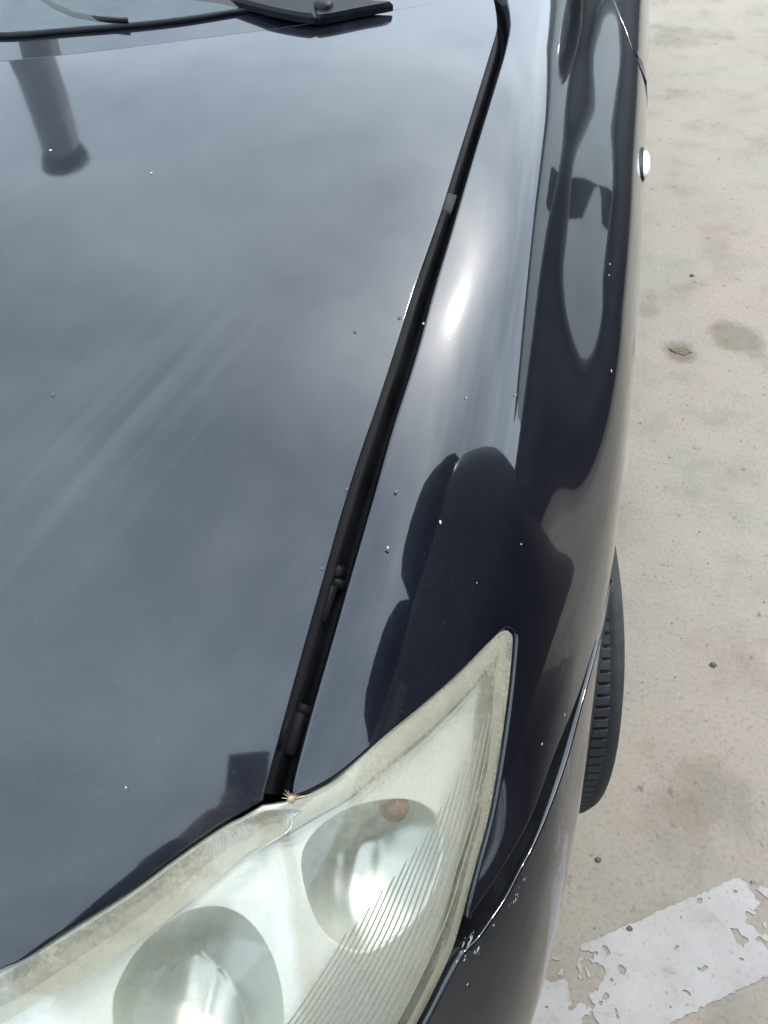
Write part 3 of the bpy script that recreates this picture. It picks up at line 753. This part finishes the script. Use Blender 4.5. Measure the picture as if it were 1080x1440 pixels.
# side repeater lamp on the wing
for (px, py) in ((891, 192),):
    s, y = hit(px, py); s += .55; n = SN(s, y); t = (S(s, y + .02) - S(s, y)).normalized(); b = n.cross(t); c = S(s, y)
    mbk, mw = MB(), MB()
    for (mm, rx, ry, hh) in ((mbk, .040, .017, .004), (mw, .034, .0125, .011)):
        vv = [c + n * hh]; 
        for (f_, h_) in ((.5, .93), (.85, .6), (1, 0), (1, -.6)):
            vv += [c + t * rx * f_ * math.cos(a) + b * ry * f_ * math.sin(a) + n * hh * h_ for a in [2 * math.pi * q / 24 for q in range(24)]]
        ff = [(0, 1 + q, 1 + (q + 1) % 24) for q in range(24)]
        for r_ in range(3): ff += [(1 + r_ * 24 + q, 1 + (r_ + 1) * 24 + q, 1 + (r_ + 1) * 24 + (q + 1) % 24, 1 + r_ * 24 + (q + 1) % 24) for q in range(24)]
        mm.add(vv, ff)
    rp = mbk.build('side_repeater', 'plastic', car); mw.build('repeater_lens', 'white_lens', rp)
# wiper: pivot cover, arm and blade lying at the foot of the windscreen
def over(px, py, h): s, y = hit(px, py); return S(s, y) + Vector((0, 0, h))
wip = empty('wiper', over(440, 10, .03), car)
def lift(px, py, h):                           # point above the skin that still lies on the line of sight
    s, y = hit(px, py); p = S(s, y); d = (p - Vector((0, 0, CAM_H))).normalized(); return p - d * (h / max(.15, -d.dot(SN(s, y))))
def slab(pts, h, th, mat, name, parent):        # moulded cover: outline, bevelled top, thickness downwards
    up = [lift(x, y, h) for x, y in [tuple(q) for q in catmull(pts, 3, True)]]; c = sum(up, Vector()) / len(up); n = len(up)
    nn = Vector((0, -.08, 1)).normalized()
    V = up + [c + (p - c) * .93 + nn * .004 for p in up] + [p - nn * th for p in up]
    F_ = [tuple(range(n, 2 * n))] + [(i, (i + 1) % n, n + (i + 1) % n, n + i) for i in range(n)] + [(2 * n + i, 2 * n + (i + 1) % n, (i + 1) % n, i) for i in range(n)]
    return link(name, V, F_, mat, parent, None, False)
slab([(225, -22), (262, -10), (305, -4), (350, 7), (395, 18), (436, 25), (446, 24), (448, 14), (446, -2), (430, -16), (390, -26), (330, -34), (270, -34)], .012, .007, 'plastic', 'arm', wip)
slab([(444, 26), (470, 23), (510, 15), (553, 7), (530, 5), (490, 0), (462, -6), (448, -2), (446, 15)], .011, .007, 'plastic', 'arm_cover', wip)
m_ = MB(); m_.lathe(lift(455, 6, .016), (0, -.1, 1), [(0, .004), (.009, .004), (.012, .001), (.013, -.01)], 20); m_.build('pivot_cap', 'plastic', wip)
m_ = MB(); bl = [lift(x, y, .009) for x, y in ((20, -34), (48, -10), (78, 9), (105, 21), (140, 27), (180, 29))]
m_.tube(bl, .0035, 8); m_.build('blade', 'plastic', wip)

# ------------------------------------------------------------------ wheels and the dark inside
def wheel(c, steer, side=1):
    w = empty('wheel', c, car)
    a = R(steer); axis = Vector((math.cos(a), math.sin(a), 0)) * side
    fwd = Vector((math.sin(a), -math.cos(a), 0)); up = Vector((0, 0, 1))
    Rr, hw = .315, .1025
    m_ = MB(); prof = [(.20, -.085), (.235, -.105), (.275, -.105), (.298, -.096), (.309, -.092), (.3145, -.080), (.3085, -.076), (.3085, .076), (.3145, .080), (.309, .092), (.298, .096), (.275, .105), (.235, .105), (.20, .085)]
    m_.lathe(c, axis, prof, 72); m_.build('tyre', 'rubber', w)
    # tread blocks in the three ribs and on the shoulders
    m_ = MB(); N = 126
    e1 = axis
    for k in range(N):
        for (off, hwid, ph, tilt) in ((-.040, .014, .5, .25), (0, .016, 0, 0), (.040, .014, .5, -.25), (.064, .010, .2, .1), (-.064, .010, .2, .1)):
            t = 2 * math.pi * (k + ph) / N; rad = fwd * math.cos(t) + up * math.sin(t); tan = -fwd * math.sin(t) + up * math.cos(t)
            r0 = .309 if abs(off) < .07 else .3065
            m_.box(Vector(c) + axis * off + rad * r0, (tan + axis * tilt).normalized() * .0056, axis * hwid, rad * .0062)
    tag(m_.build('tread', 'rubber', w, False), kind='stuff')
    m_ = MB(); m_.lathe(c, axis, [(.205, .088), (.198, .092), (.190, .08), (.188, .02), (.188, -.085)], 48); m_.build('rim', 'alloy', w)
    for q in range(5):
        m_ = MB(); t = 2 * math.pi * q / 5; rad = fwd * math.cos(t) + up * math.sin(t); tan = -fwd * math.sin(t) + up * math.cos(t)
        m_.box(Vector(c) + rad * .11 + axis * .07, rad * .085, tan * .024, axis * .012); m_.build('spoke', 'alloy', w)
    m_ = MB(); m_.lathe(c, axis, [(0, .085), (.03, .083), (.04, .07), (.04, .0)], 24); m_.build('hub_cap', 'alloy', w)
    return w
wheel((.04, .733, .315), 15)
wheel((-1.44, .733, .315), 15, 1)
wheel((.06, 3.5, .315), 0); wheel((-1.46, 3.5, .315), 0, -1)
m_ = MB()
m_.box((CX, 2.2, .24), (.76, 0, 0), (0, 1.95, 0), (0, 0, .02))
m_.box((CX, .55, .48), (.50, 0, 0), (0, .46, 0), (0, 0, .20))
m_.box((CX, 2.8, .45), (.76, 0, 0), (0, 1.30, 0), (0, 0, .19))
m_.build('underbody', 'dark', car, False)
m_ = MB()                                      # liner over the front wheel
for k in range(25):
    a = R(200 - 220 * k / 24); 
    for x in (-.25, .12): m_.v.append(Vector((x, .765 + .338 * math.cos(a), .315 + .338 * math.sin(a))))
m_.f = [(2 * k, 2 * k + 1, 2 * k + 3, 2 * k + 2) for k in range(24)]
liner = m_.build('wheel_liner', 'dark', car)
# lower front fascia behind the bumper corner, round to the other side
pl = catmull([(.125, .34), (.105, .2), (.07, .09), (0, -.01), (-.12, -.09), (-.3, -.145), (-.5, -.17), (CX, -.18)], 6)
pl = [tuple(p) for p in pl]; pl = pl + [(2 * CX - x, y) for x, y in pl[::-1][1:]]
zs = [(.20, -.03), (.26, -.008), (.36, .0), (.46, -.004), (.54, -.02), (.60, -.06)]
V = []
for i, (x, y) in enumerate(pl):
    a = Vector(pl[max(i - 1, 0)]); b = Vector(pl[min(i + 1, len(pl) - 1)]); t = (b - a).normalized(); nn = Vector((-t.y, t.x, 0))
    if nn.dot(Vector((x - CX, y - .6, 0))) < 0: nn = -nn
    for z, o_ in zs: V.append(Vector((x, y, z)) + nn * (o_ - .10))
k = len(zs); link('lower_fascia', V, [(i * k + j, (i + 1) * k + j, (i + 1) * k + j + 1, i * k + j + 1) for i in range(len(pl) - 1) for j in range(k - 1)], 'paint', car)
# far side: mirrored copies
for o_ in (fender, bumper, d1, d2, d3): mirror_of(o_, car)
h2 = empty('headlight', (2 * CX + .1, .15, .7), car)
for o_ in list(head.children):
    c = o_.copy(); c.data = o_.data.copy(); C.objects.link(c); c.parent = h2
    me = c.data; hw_ = world_loc(head).x; h2w = world_loc(h2).x
    co = np.empty(len(me.vertices) * 3); me.vertices.foreach_get('co', co); co = co.reshape(-1, 3)
    co[:, 0] = 2 * CX - (co[:, 0] + hw_) - h2w; me.vertices.foreach_set('co', co.ravel()); me.flip_normals(); me.update()

# ------------------------------------------------------------------ around the car: what its paint mirrors
M['leaf'] = simple('trodden_leaf', (.115, .085, .045), .8, var=.5, scale=90)
M['bark'] = simple('tree_bark', (.11, .085, .06), .9, var=.4, scale=14, bmp=.4, bdist=.01)
M['post'] = simple('grey_post_paint', (.13, .135, .14), .5, var=.2, scale=9)
M['skin'] = simple('skin', (.42, .25, .17), .5, var=.08, scale=30)
M['jacket'] = simple('dark_jacket', (.012, .014, .02), .9, var=.3, scale=60)
M['trousers'] = simple('dark_trousers', (.018, .02, .026), .9, var=.3, scale=60)
M['hair'] = simple('black_hair', (.008, .007, .006), .5, var=.4, scale=120)
M['eye'] = simple('eye_white', (.7, .68, .65), .3, var=.05)
def boxy(name, x0, x1, y0, y1, z0, z1, r, mat, parent, n=5):   # body with rounded roof edges, corners and a slight tumblehome
    m_ = MB(); rings = []
    prof = [(0, z0), (.02, z0 + .25), (.03, z0 + .7), (0, (z0 + z1) * .55), (-.06, z1 - r)] + [(-.06 - r * (1 - math.cos(R(a))), z1 - r + r * math.sin(R(a))) for a in (20, 40, 60, 80, 90)]
    for o_, z in prof:
        ring = []
        for cx_, cy_, a0 in ((x1 - r, y1 - r, 0), (x0 + r, y1 - r, 90), (x0 + r, y0 + r, 180), (x1 - r, y0 + r, 270)):
            for k in range(n + 1):
                a = R(a0 + 90 * k / n); ring.append(Vector((cx_ + (r + o_) * math.cos(a), cy_ + (r + o_) * math.sin(a), z)))
        rings.append(ring)
    k = len(rings[0]); vs = [v for q in rings for v in q]; fs = [(i * k + j, i * k + (j + 1) % k, (i + 1) * k + (j + 1) % k, (i + 1) * k + j) for i in range(len(rings) - 1) for j in range(k)]
    fs.append(tuple((len(rings) - 1) * k + j for j in range(k))); m_.add(vs, fs); return m_.build(name, mat, parent)
M['added_van'] = simple('dark_van_paint', (.010, .011, .013), .35, var=.3, scale=3)
added_van = empty('added_van', (2.0, -1.6, 0)); tag(added_van, 'tall dark vehicle added out of view to darken the wing reflection', 'added_van')  # added out of view: its dark side shapes the wing reflection
boxy('body', 1.08, 2.95, -4.2, 1.14, .28, 2.22, .26, 'added_van', added_van)
for (x, yc) in ((1.10, .25), (1.10, -3.2), (2.93, .25), (2.93, -3.2)):
    m_ = MB(); m_.lathe((x + (.11 if x < 2 else -.11), yc, .33), (1, 0, 0), [(.2, -.1), (.30, -.1), (.33, -.07), (.33, .07), (.30, .1), (.2, .1)], 40); w_ = m_.build('tyre', 'rubber', added_van)
    m_ = MB(); m_.lathe((x + (.11 if x < 2 else -.11), yc, .33), (-1 if x < 2 else 1, 0, 0), [(.21, .09), (.19, .06), (.08, .06), (.06, .09), (0, .09)], 32); m_.build('rim', 'alloy', w_)
for (y0_, y1_) in ((-.75, .25), (-2.3, -.95), (-3.9, -2.5)):
    vs = [(1.115, y0_, 1.28), (1.115, y1_, 1.28), (1.145, y1_ - .06, 1.82), (1.145, y0_ + .06, 1.82)]; link('window', [Vector(v) - Vector((.028, 0, 0)) for v in vs], [(0, 1, 2, 3)], 'glass', added_van)
def duffel(label, x0, x1, y0, y1, h, seed):  # added roof load: raises the dark outline mirrored in the wing
    r_ = random.Random(seed); c = Vector(((x0 + x1) / 2, (y0 + y1) / 2, 2.22)); m_ = MB(); vs = []; fs = []; nu, nv = 20, 10
    for j in range(nv):
        v = math.pi * .5 * j / (nv - 1)
        for i in range(nu):
            u = 2 * math.pi * i / nu; k_ = (abs(math.cos(u)) ** 3.2 + abs(math.sin(u)) ** 3.2) ** (-1 / 3.2); w = math.cos(v) ** .45
            q = Vector((math.cos(u) * k_ * w * (x1 - x0) / 2, math.sin(u) * k_ * w * (y1 - y0) / 2, h * math.sin(v) ** .8)); vs.append(c + q * (1 + .05 * noise.noise(q * 4 + Vector((seed, 0, 0)))))
    fs = [(j * nu + i, j * nu + (i + 1) % nu, (j + 1) * nu + (i + 1) % nu, (j + 1) * nu + i) for j in range(nv - 1) for i in range(nu)] + [tuple(range(nu))[::-1]]
    m_.add(vs, fs); return tag(m_.build('added_bag', 'jacket', None, True, c), label, 'bag', 'added roof bags')
duffel('tallest dark bag added at the near roof end to shape the wing reflection', 1.11, 2.0, .47, 1.10, .80, 1)
duffel('lower dark bag added behind the tallest one, shaping the same reflection', 1.10, 1.95, -.20, .47, .60, 2)
M['render_wall'] = simple('pale_rendered_wall', (.74, .74, .72), .85, var=.1, scale=.6)
hall = empty('added_building', (18, 27, 0)); tag(hall, 'long pale block with dark openings, added out of view for the wing reflection', 'added_building')  # added out of view: pale face and height set for the wing reflection
m_ = MB(); m_.box((18, 30, 5.0), (26, 0, 0), (0, 3, 0), (0, 0, 5.0)); m_.build('wall', 'render_wall', hall, False)
m_ = MB(); m_.box((18, 29.9, 10.35), (26.6, 0, 0), (0, 3.6, 0), (0, 0, .42)); m_.build('roof', 'dark', hall, False)
for x, w, h in ((7.5, .9, 2.3), (19.5, 1.3, 2.6), (36, 1.2, 1.6)):  # added dark openings, giving dark shapes in that reflection
    m_ = MB(); m_.box((x, 26.98, h), (w, 0, 0), (0, .06, 0), (0, 0, h)); m_.build('added_doorway', 'dark', hall, False)
M['basalt'] = simple('dark_wall_stone', (.022, .022, .024), .6, var=.5, scale=5, bmp=.3, bdist=.004)
lw = empty('added_low_wall', (3.0, 4.6, 0)); tag(lw, 'low dark wall with a rounded coping, added out of view for a dark reflection band', 'wall', None, 'thing')  # added out of view: gives the flank a smooth dark reflected band
hp = [tuple(q) for q in catmull([(2.6, 12.0), (2.85, 8.6), (2.9, 6.4), (3.0, 4.6), (3.7, 3.2), (4.9, 2.2), (7.5, 1.4)], 6)]
def run_wall(prof, name):
    m_ = MB(); vs = []
    for i, (x, y) in enumerate(hp):
        d = (Vector(hp[min(i + 1, len(hp) - 1)]) - Vector(hp[max(i - 1, 0)])).normalized(); n_ = Vector((d.y, -d.x, 0)); lift_ = .10 * noise.noise(Vector((x * .9, y * .9, 0)))
        vs += [Vector((x, y, z + (lift_ if z > .3 else 0))) + n_ * o_ for o_, z in prof]
    k = len(prof); m_.add(vs, [(i * k + j, (i + 1) * k + j, (i + 1) * k + (j + 1) % k, i * k + (j + 1) % k) for i in range(len(hp) - 1) for j in range(k)] + [tuple(range(k)), tuple((len(hp) - 1) * k + j for j in range(k))[::-1]]); return m_.build(name, 'basalt', lw)
run_wall([(-.11, -.05), (-.10, 1.16), (.10, 1.16), (.11, -.05)], 'masonry')
run_wall([(-.15, 1.17), (-.16, 1.23), (-.10, 1.29), (0, 1.31), (.10, 1.29), (.16, 1.23), (.15, 1.17)], 'coping')
# lamp post behind the far side of the car
lp = empty('lamp_post', (-3.55, 4.95, 0)); tag(lp, 'grey lamp post with a dark lantern, mirrored in the bonnet', 'lamp post')
m_ = MB(); m_.lathe((-3.55, 4.95, 0), (0, 0, 1), [(.25, 0), (.25, .02), (.22, .06), (.21, .5), (.19, 5.9), (.17, 6.0), (0, 6.02)], 20); m_.build('pole', 'post', lp)
m_ = MB(); m_.lathe((-3.55, 4.95, 6.0), (0, 0, 1), [(.12, 0), (.22, .06), (.25, .22), (.26, .30), (.17, .38), (0, .40)], 20); m_.build('lantern', 'plastic', lp)

# the person taking the photograph, standing before the front corner
def skin_object(name, chains, mat, parent, sub=1):
    me = bpy.data.meshes.new(name); V, E, Rd, roots = [], [], [], []
    base = world_loc(parent)
    for ch in chains:                          # chain: list of (x, y, z, r); a leading index joins an earlier vertex
        prev = None
        if isinstance(ch[0], int): prev = ch[0]; ch = ch[1:]
        else: roots.append(len(V))
        for (x, y, z, rr) in ch:
            V.append(Vector((x, y, z)) - base); Rd.append(rr)
            if prev is not None: E.append((prev, len(V) - 1))
            prev = len(V) - 1
    me.from_pydata([tuple(v) for v in V], E, [])
    o = bpy.data.objects.new(name, me); C.objects.link(o); o.parent = parent; me.materials.append(M[mat])
    md = o.modifiers.new('skin', 'SKIN'); md.use_smooth_shade = True
    sv = me.skin_vertices[0].data
    for i, rr in enumerate(Rd): sv[i].radius = (rr, rr); sv[i].use_root = i in roots
    ss = o.modifiers.new('subdivision', 'SUBSURF'); ss.levels = sub; ss.render_levels = sub
    return o
px_, py_ = .06, -.62
per = empty('person', (px_, py_, 0)); tag(per, 'person in a dark jacket and trousers photographing the car with a phone', 'person')
back = CM @ Vector((0, 0, 1)); upv = CM @ Vector((0, 1, 0)); rgt = CM @ Vector((1, 0, 0)); cpos = Vector((0, 0, CAM_H))
ph_c = cpos + back * .010 - upv * .055 + rgt * .022
handL, handR = ph_c - rgt * .043 - upv * .03 + back * .012, ph_c + rgt * .043 - upv * .03 + back * .012
def arm(hnd, sx):
    sh = Vector((px_ + sx * .185, py_ + .06, 1.40)); el = Vector((px_ + sx * .25, py_ + .20, 1.15))
    return sh, el, hnd
aL, aR = arm(handL, -1), arm(handR, 1)
T = lambda v, rr: (v.x, v.y, v.z, rr)
body = [[(px_, py_, .95, .13), (px_, py_ + .01, 1.15, .125), (px_, py_ + .04, 1.36, .13), (px_, py_ + .07, 1.47, .055), (px_, py_ + .11, 1.545, .06), (px_, py_ + .14, 1.60, .088), (px_, py_ + .15, 1.68, .082), (px_, py_ + .15, 1.73, .04)],
        [2, T(aL[0], .06), T(aL[1], .042), T(aL[2] + (aL[1] - aL[2]).normalized() * .07, .027), T(aL[2], .026)],
        [2, T(aR[0], .06), T(aR[1], .042), T(aR[2] + (aR[1] - aR[2]).normalized() * .07, .027), T(aR[2], .026)],
        [0, (px_ - .1, py_, .88, .095), (px_ - .11, py_ + .02, .5, .06), (px_ - .115, py_ - .02, .09, .04), (px_ - .12, py_ + .12, .035, .032)],
        [0, (px_ + .1, py_, .88, .095), (px_ + .11, py_ + .02, .5, .06), (px_ + .115, py_ - .02, .09, .04), (px_ + .12, py_ + .12, .035, .032)]]
for hnd, sx in ((handL, 1), (handR, -1)):      # four fingers behind the phone, thumb on its near side
    for q, ln in enumerate((.068, .076, .071, .056)):
        b = hnd + upv * (.026 - .019 * q) ; inw = rgt * sx
        body.append([T(b, .0095), T(b - back * .012 + inw * .004, .0092), T(b - back * .024 + inw * ln * .25, .0085), T(b - back * .020 + inw * ln * .42, .007)] if q > 1 or True else [])
    b = hnd + back * .01; body.append([T(b, .012), T(b + back * .012 + upv * .025 + rgt * sx * .012, .011), T(b + back * .010 + upv * .05 + rgt * sx * .028, .009)])
skin_object('body', body, 'skin', per, 2)
jk = [[(px_, py_, .90, .155), (px_, py_ + .01, 1.12, .145), (px_, py_ + .04, 1.34, .148), (px_, py_ + .06, 1.44, .075)],
      [2, T(aL[0], .078), T(aL[1], .058), T(aL[2] + (aL[1] - aL[2]).normalized() * .075, .038)],
      [2, T(aR[0], .078), T(aR[1], .058), T(aR[2] + (aR[1] - aR[2]).normalized() * .075, .038)]]
skin_object('jacket', jk, 'jacket', per, 2)
tr_ = [[(px_, py_, .95, .14)], [0, (px_ - .1, py_, .86, .108), (px_ - .11, py_ + .02, .5, .078), (px_ - .115, py_ - .02, .08, .06)], [0, (px_ + .1, py_, .86, .108), (px_ + .11, py_ + .02, .5, .078), (px_ + .115, py_ - .02, .08, .06)]]
skin_object('trousers', tr_, 'trousers', per, 2)
for sx in (-1, 1):
    skin_object('shoe', [[(px_ + sx * .115, py_ - .05, .048, .045), (px_ + sx * .118, py_ + .06, .045, .046), (px_ + sx * .122, py_ + .16, .038, .036)]], 'hair', per, 2)
hm = MB(); hc = Vector((px_, py_ + .135, 1.675)); hm.lathe(hc, (0, -.35, 1), [(0, .112), (.05, .10), (.085, .065), (.099, .015), (.097, -.03), (.085, -.06)], 24); hm.build('hair', 'hair', per)
fd = Vector((0, .86, -.5)).normalized(); fu = Vector((0, .5, .86))
for sx in (-1, 1):
    m_ = MB(); c = Vector((px_ + sx * .032, py_ + .145, 1.635)) + fd * .076; m_.lathe(c, fd, [(0, .012), (.007, .009), (.0115, 0), (.009, -.008)], 12); m_.build('eye', 'eye', per)
    m_ = MB(); c = Vector((px_ + sx * .09, py_ + .13, 1.63)); m_.tube([c - fu * .03, c + Vector((sx * .012, -.01, 0)), c + fu * .03], [.008, .014, .009], 8); m_.build('ear', 'skin', per)
m_ = MB(); c = Vector((px_, py_ + .145, 1.615)) + fd * .082; m_.tube([c + fu * .035, c + fd * .014, c + fd * .020 - fu * .018, c - fu * .024], [.008, .011, .014, .008], 8); m_.build('nose', 'skin', per)
m_ = MB(); c = Vector((px_, py_ + .14, 1.575)) + fd * .066; m_.tube([c - Vector((.024, 0, 0)), c + fd * .008, c + Vector((.024, 0, 0))], [.004, .008, .004], 8); m_.build('mouth', 'amber', per)
ph = MB(); ph.box(ph_c + back * .001, rgt * .041, upv * .083, back * -.004); phone = ph.build('phone', 'plastic', None, False); tag(phone, 'black phone held up in both hands by the person', 'phone')

# ------------------------------------------------------------------ chips, grit and small debris
def spots(name, lst, mat, parent, seed):
    r = random.Random(seed); m_ = MB()
    for (px, py, rad_px) in lst:
        s_, y = hit(px, py); n = SN(s_, y); c = S(s_, y); t = (S(s_, y + .01) - c).normalized(); b = n.cross(t); dist = (c - Vector((0, 0, CAM_H))).length
        rad = rad_px / 1123 * dist; k = 9; ring = []
        for q in range(k):
            a = 2 * math.pi * q / k; rr = rad * r.uniform(.55, 1.15); ring.append(c + (t * math.cos(a) * 1.2 + b * math.sin(a)) * rr + n * .0016)
        m_.add([c + n * .0022] + ring, [(0, 1 + q, 1 + (q + 1) % k) for q in range(k)])
    o = m_.build(name, mat, parent, False); return tag(o, kind='stuff')
r = random.Random(11)
spots('paint_chip', [(71, 213, 2), (213, 245, 1.6), (595, 456, 1.8), (858, 522, 2.2), (872, 674, 2), (856, 372, 1.6), (855, 388, 1.6), (618, 735, 2.6), (731, 765, 1.4), (545, 771, 2.0), (557, 692, 1.4), (669, 820, 1.2), (760, 1046, 2.0), (792, 1005, 1.6), (655, 1383, 1.8), (692, 1300, 1.4), (655, 560, 1.1), (724, 556, 1.2), (178, 1108, 1.4)], 'chip', car, 4)
spots('paint_nick', [(545, 774, 4), (557, 693, 3), (562, 448, 3.5), (487, 690, 3), (178, 1110, 3.6), (499, 468, 3.2), (75, 557, 2.6), (452, 800, 3.4)], 'nick', hood, 9)
def flakes(name, pts, n, spread, size, off, seed):
    r = random.Random(seed); m_ = MB()
    for _ in range(n):
        t = r.random() * (len(pts) - 1.001); i = int(t); f = t - i
        x = pts[i][0] * (1 - f) + pts[i + 1][0] * f + r.gauss(0, spread); y = pts[i][1] * (1 - f) + pts[i + 1][1] * f + r.gauss(0, spread)
        s_, yy = hit(x, y); nrm = SN(s_, yy); c = S(s_, yy) + nrm * off; tt = (S(s_, yy + .01) - S(s_, yy)).normalized(); b = nrm.cross(tt); z = size * (r.uniform(.25, .8) if r.random() < .7 else r.uniform(1.0, 1.9))
        m_.add([c + (tt * math.cos(a) * r.uniform(.7, 2.0) + b * math.sin(a) * r.uniform(.4, .8)) * z + nrm * r.uniform(0, .0006) for a in (0, 1.2, 2.5, 3.7, 5.0)], [(0, 1, 2, 3, 4)])
    return tag(m_.build(name, 'chip', car, False), kind='stuff')
flakes('chipped_edge', [(738, 1222), (731, 1240), (722, 1258), (713, 1272)], 14, 1.5, .0012, .0028, 3)
flakes('chipped_edge', [(664, 1308), (650, 1322), (640, 1333), (668, 1333), (640, 1350)], 15, 3, .0016, .0030, 5)
flakes('chipped_edge', [(838, 922), (832, 934), (828, 946)], 8, .7, .0010, .0026, 8)
flakes('chipped_edge', [(868, 800), (868, 822), (866, 840)], 9, 1.0, .0010, .0026, 12)
# crack in the lens corner
m_ = MB(); m_.tube([on(x, y, -.0008) for x, y in ((428, 1136), (410, 1150), (411, 1158), (408, 1166), (400, 1174), (372, 1190), (330, 1216))], [.0003, .0006, .0007, .0007, .0005, .0003, .0001], 6); m_.build('lens_crack', 'chip', head)
# dry grass burr caught in the corner between bonnet and headlight
bp = on(409, 1124, .004); burr = empty('grass_burr', bp); tag(burr, 'dry straw coloured grass burr caught at the corner of bonnet and headlight', 'grass burr')
m_ = MB(); m_.lathe(bp, (0, -.3, 1), [(0, .003), (.002, .0022), (.003, 0), (.002, -.002), (0, -.003)], 10); m_.build('seed', 'straw', burr)
m_ = MB()
for q in range(18):
    a = q * 2.4; ln = r.uniform(.004, .009); d = Vector((math.cos(a), math.sin(a), r.uniform(-.1, .7))); m_.tube([bp, bp + d * ln * .5, bp + d * ln + Vector((0, 0, -.001))], [.0005, .0003, .0001], 4)
m_.tube([bp, on(440, 1117, .003)], [.0014, .0004], 5); m_.build('bristles', 'straw', burr)
# pebbles, a dry leaf and grit on the concrete
def pebble(px, py, size, label):
    c = ground_at(px, py); m_ = MB(); rr = random.Random(int(px)); k = 8; vs = []
    for j in range(4):
        for q in range(k):
            a = 2 * math.pi * q / k + j * .2; w = (1.0, .95, .7, .25)[j] * size * rr.uniform(.8, 1.15); vs.append(c + Vector((math.cos(a) * w * 1.2, math.sin(a) * w, size * (-.1, .35, .7, .9)[j])))
    m_.add(vs, [(j * k + q, j * k + (q + 1) % k, (j + 1) * k + (q + 1) % k, (j + 1) * k + q) for j in range(3) for q in range(k)] + [tuple(3 * k + q for q in range(k))])
    return tag(m_.build('pebble', 'pebble', None, True, c), label, 'pebble', 'pebbles on the concrete')
pebble(1003, 935, .0065, 'dark pebble lying alone on open concrete right of the tyre')
pebble(841, 1209, .0048, 'small dark pebble on the concrete just above the painted line, beside the bumper')
pebble(885, 1306, .0045, 'dark pebble on the upper edge of the white painted line')
pebble(973, 388, .006, 'small dark pebble farthest up the concrete, above the dry leaf')
c = ground_at(957, 495); rr = random.Random(2); lf = []
for q in range(14):
    a = 2 * math.pi * q / 14; lf.append(c + Vector((math.cos(a) * .026 * (1 + .35 * math.sin(3 * a)), math.sin(a) * .016 * rr.uniform(.6, 1.3), .0012 + .002 * rr.random())))
leaf = link('dry_leaf', [c + Vector((0, 0, .003))] + lf + [Vector((v.x, v.y, v.z - .001)) for v in lf], [(0, 1 + q, 1 + (q + 1) % 14) for q in range(14)] + [(1 + q, 15 + q, 15 + (q + 1) % 14, 1 + (q + 1) % 14) for q in range(14)], 'leaf', None, None, False, c)
tag(leaf, 'flattened brown dry leaf scrap on the concrete beside the car', 'leaf')
m_ = MB()
for _ in range(420):
    x, y = r.uniform(.15, 1.5), r.uniform(.05, 4.0) ** 1.0; z = r.uniform(.0008, .0028); a = r.uniform(0, 3)
    c = Vector((x, y, 0)); vs = [c + Vector((math.cos(a + q * 1.571) * z * r.uniform(.6, 1.3), math.sin(a + q * 1.571) * z, .0002)) for q in range(4)] + [c + Vector((0, 0, z * .8))]
    m_.add(vs, [(0, 1, 4), (1, 2, 4), (2, 3, 4), (3, 0, 4)])
tag(m_.build('grit', 'pebble', None, False), kind='stuff')
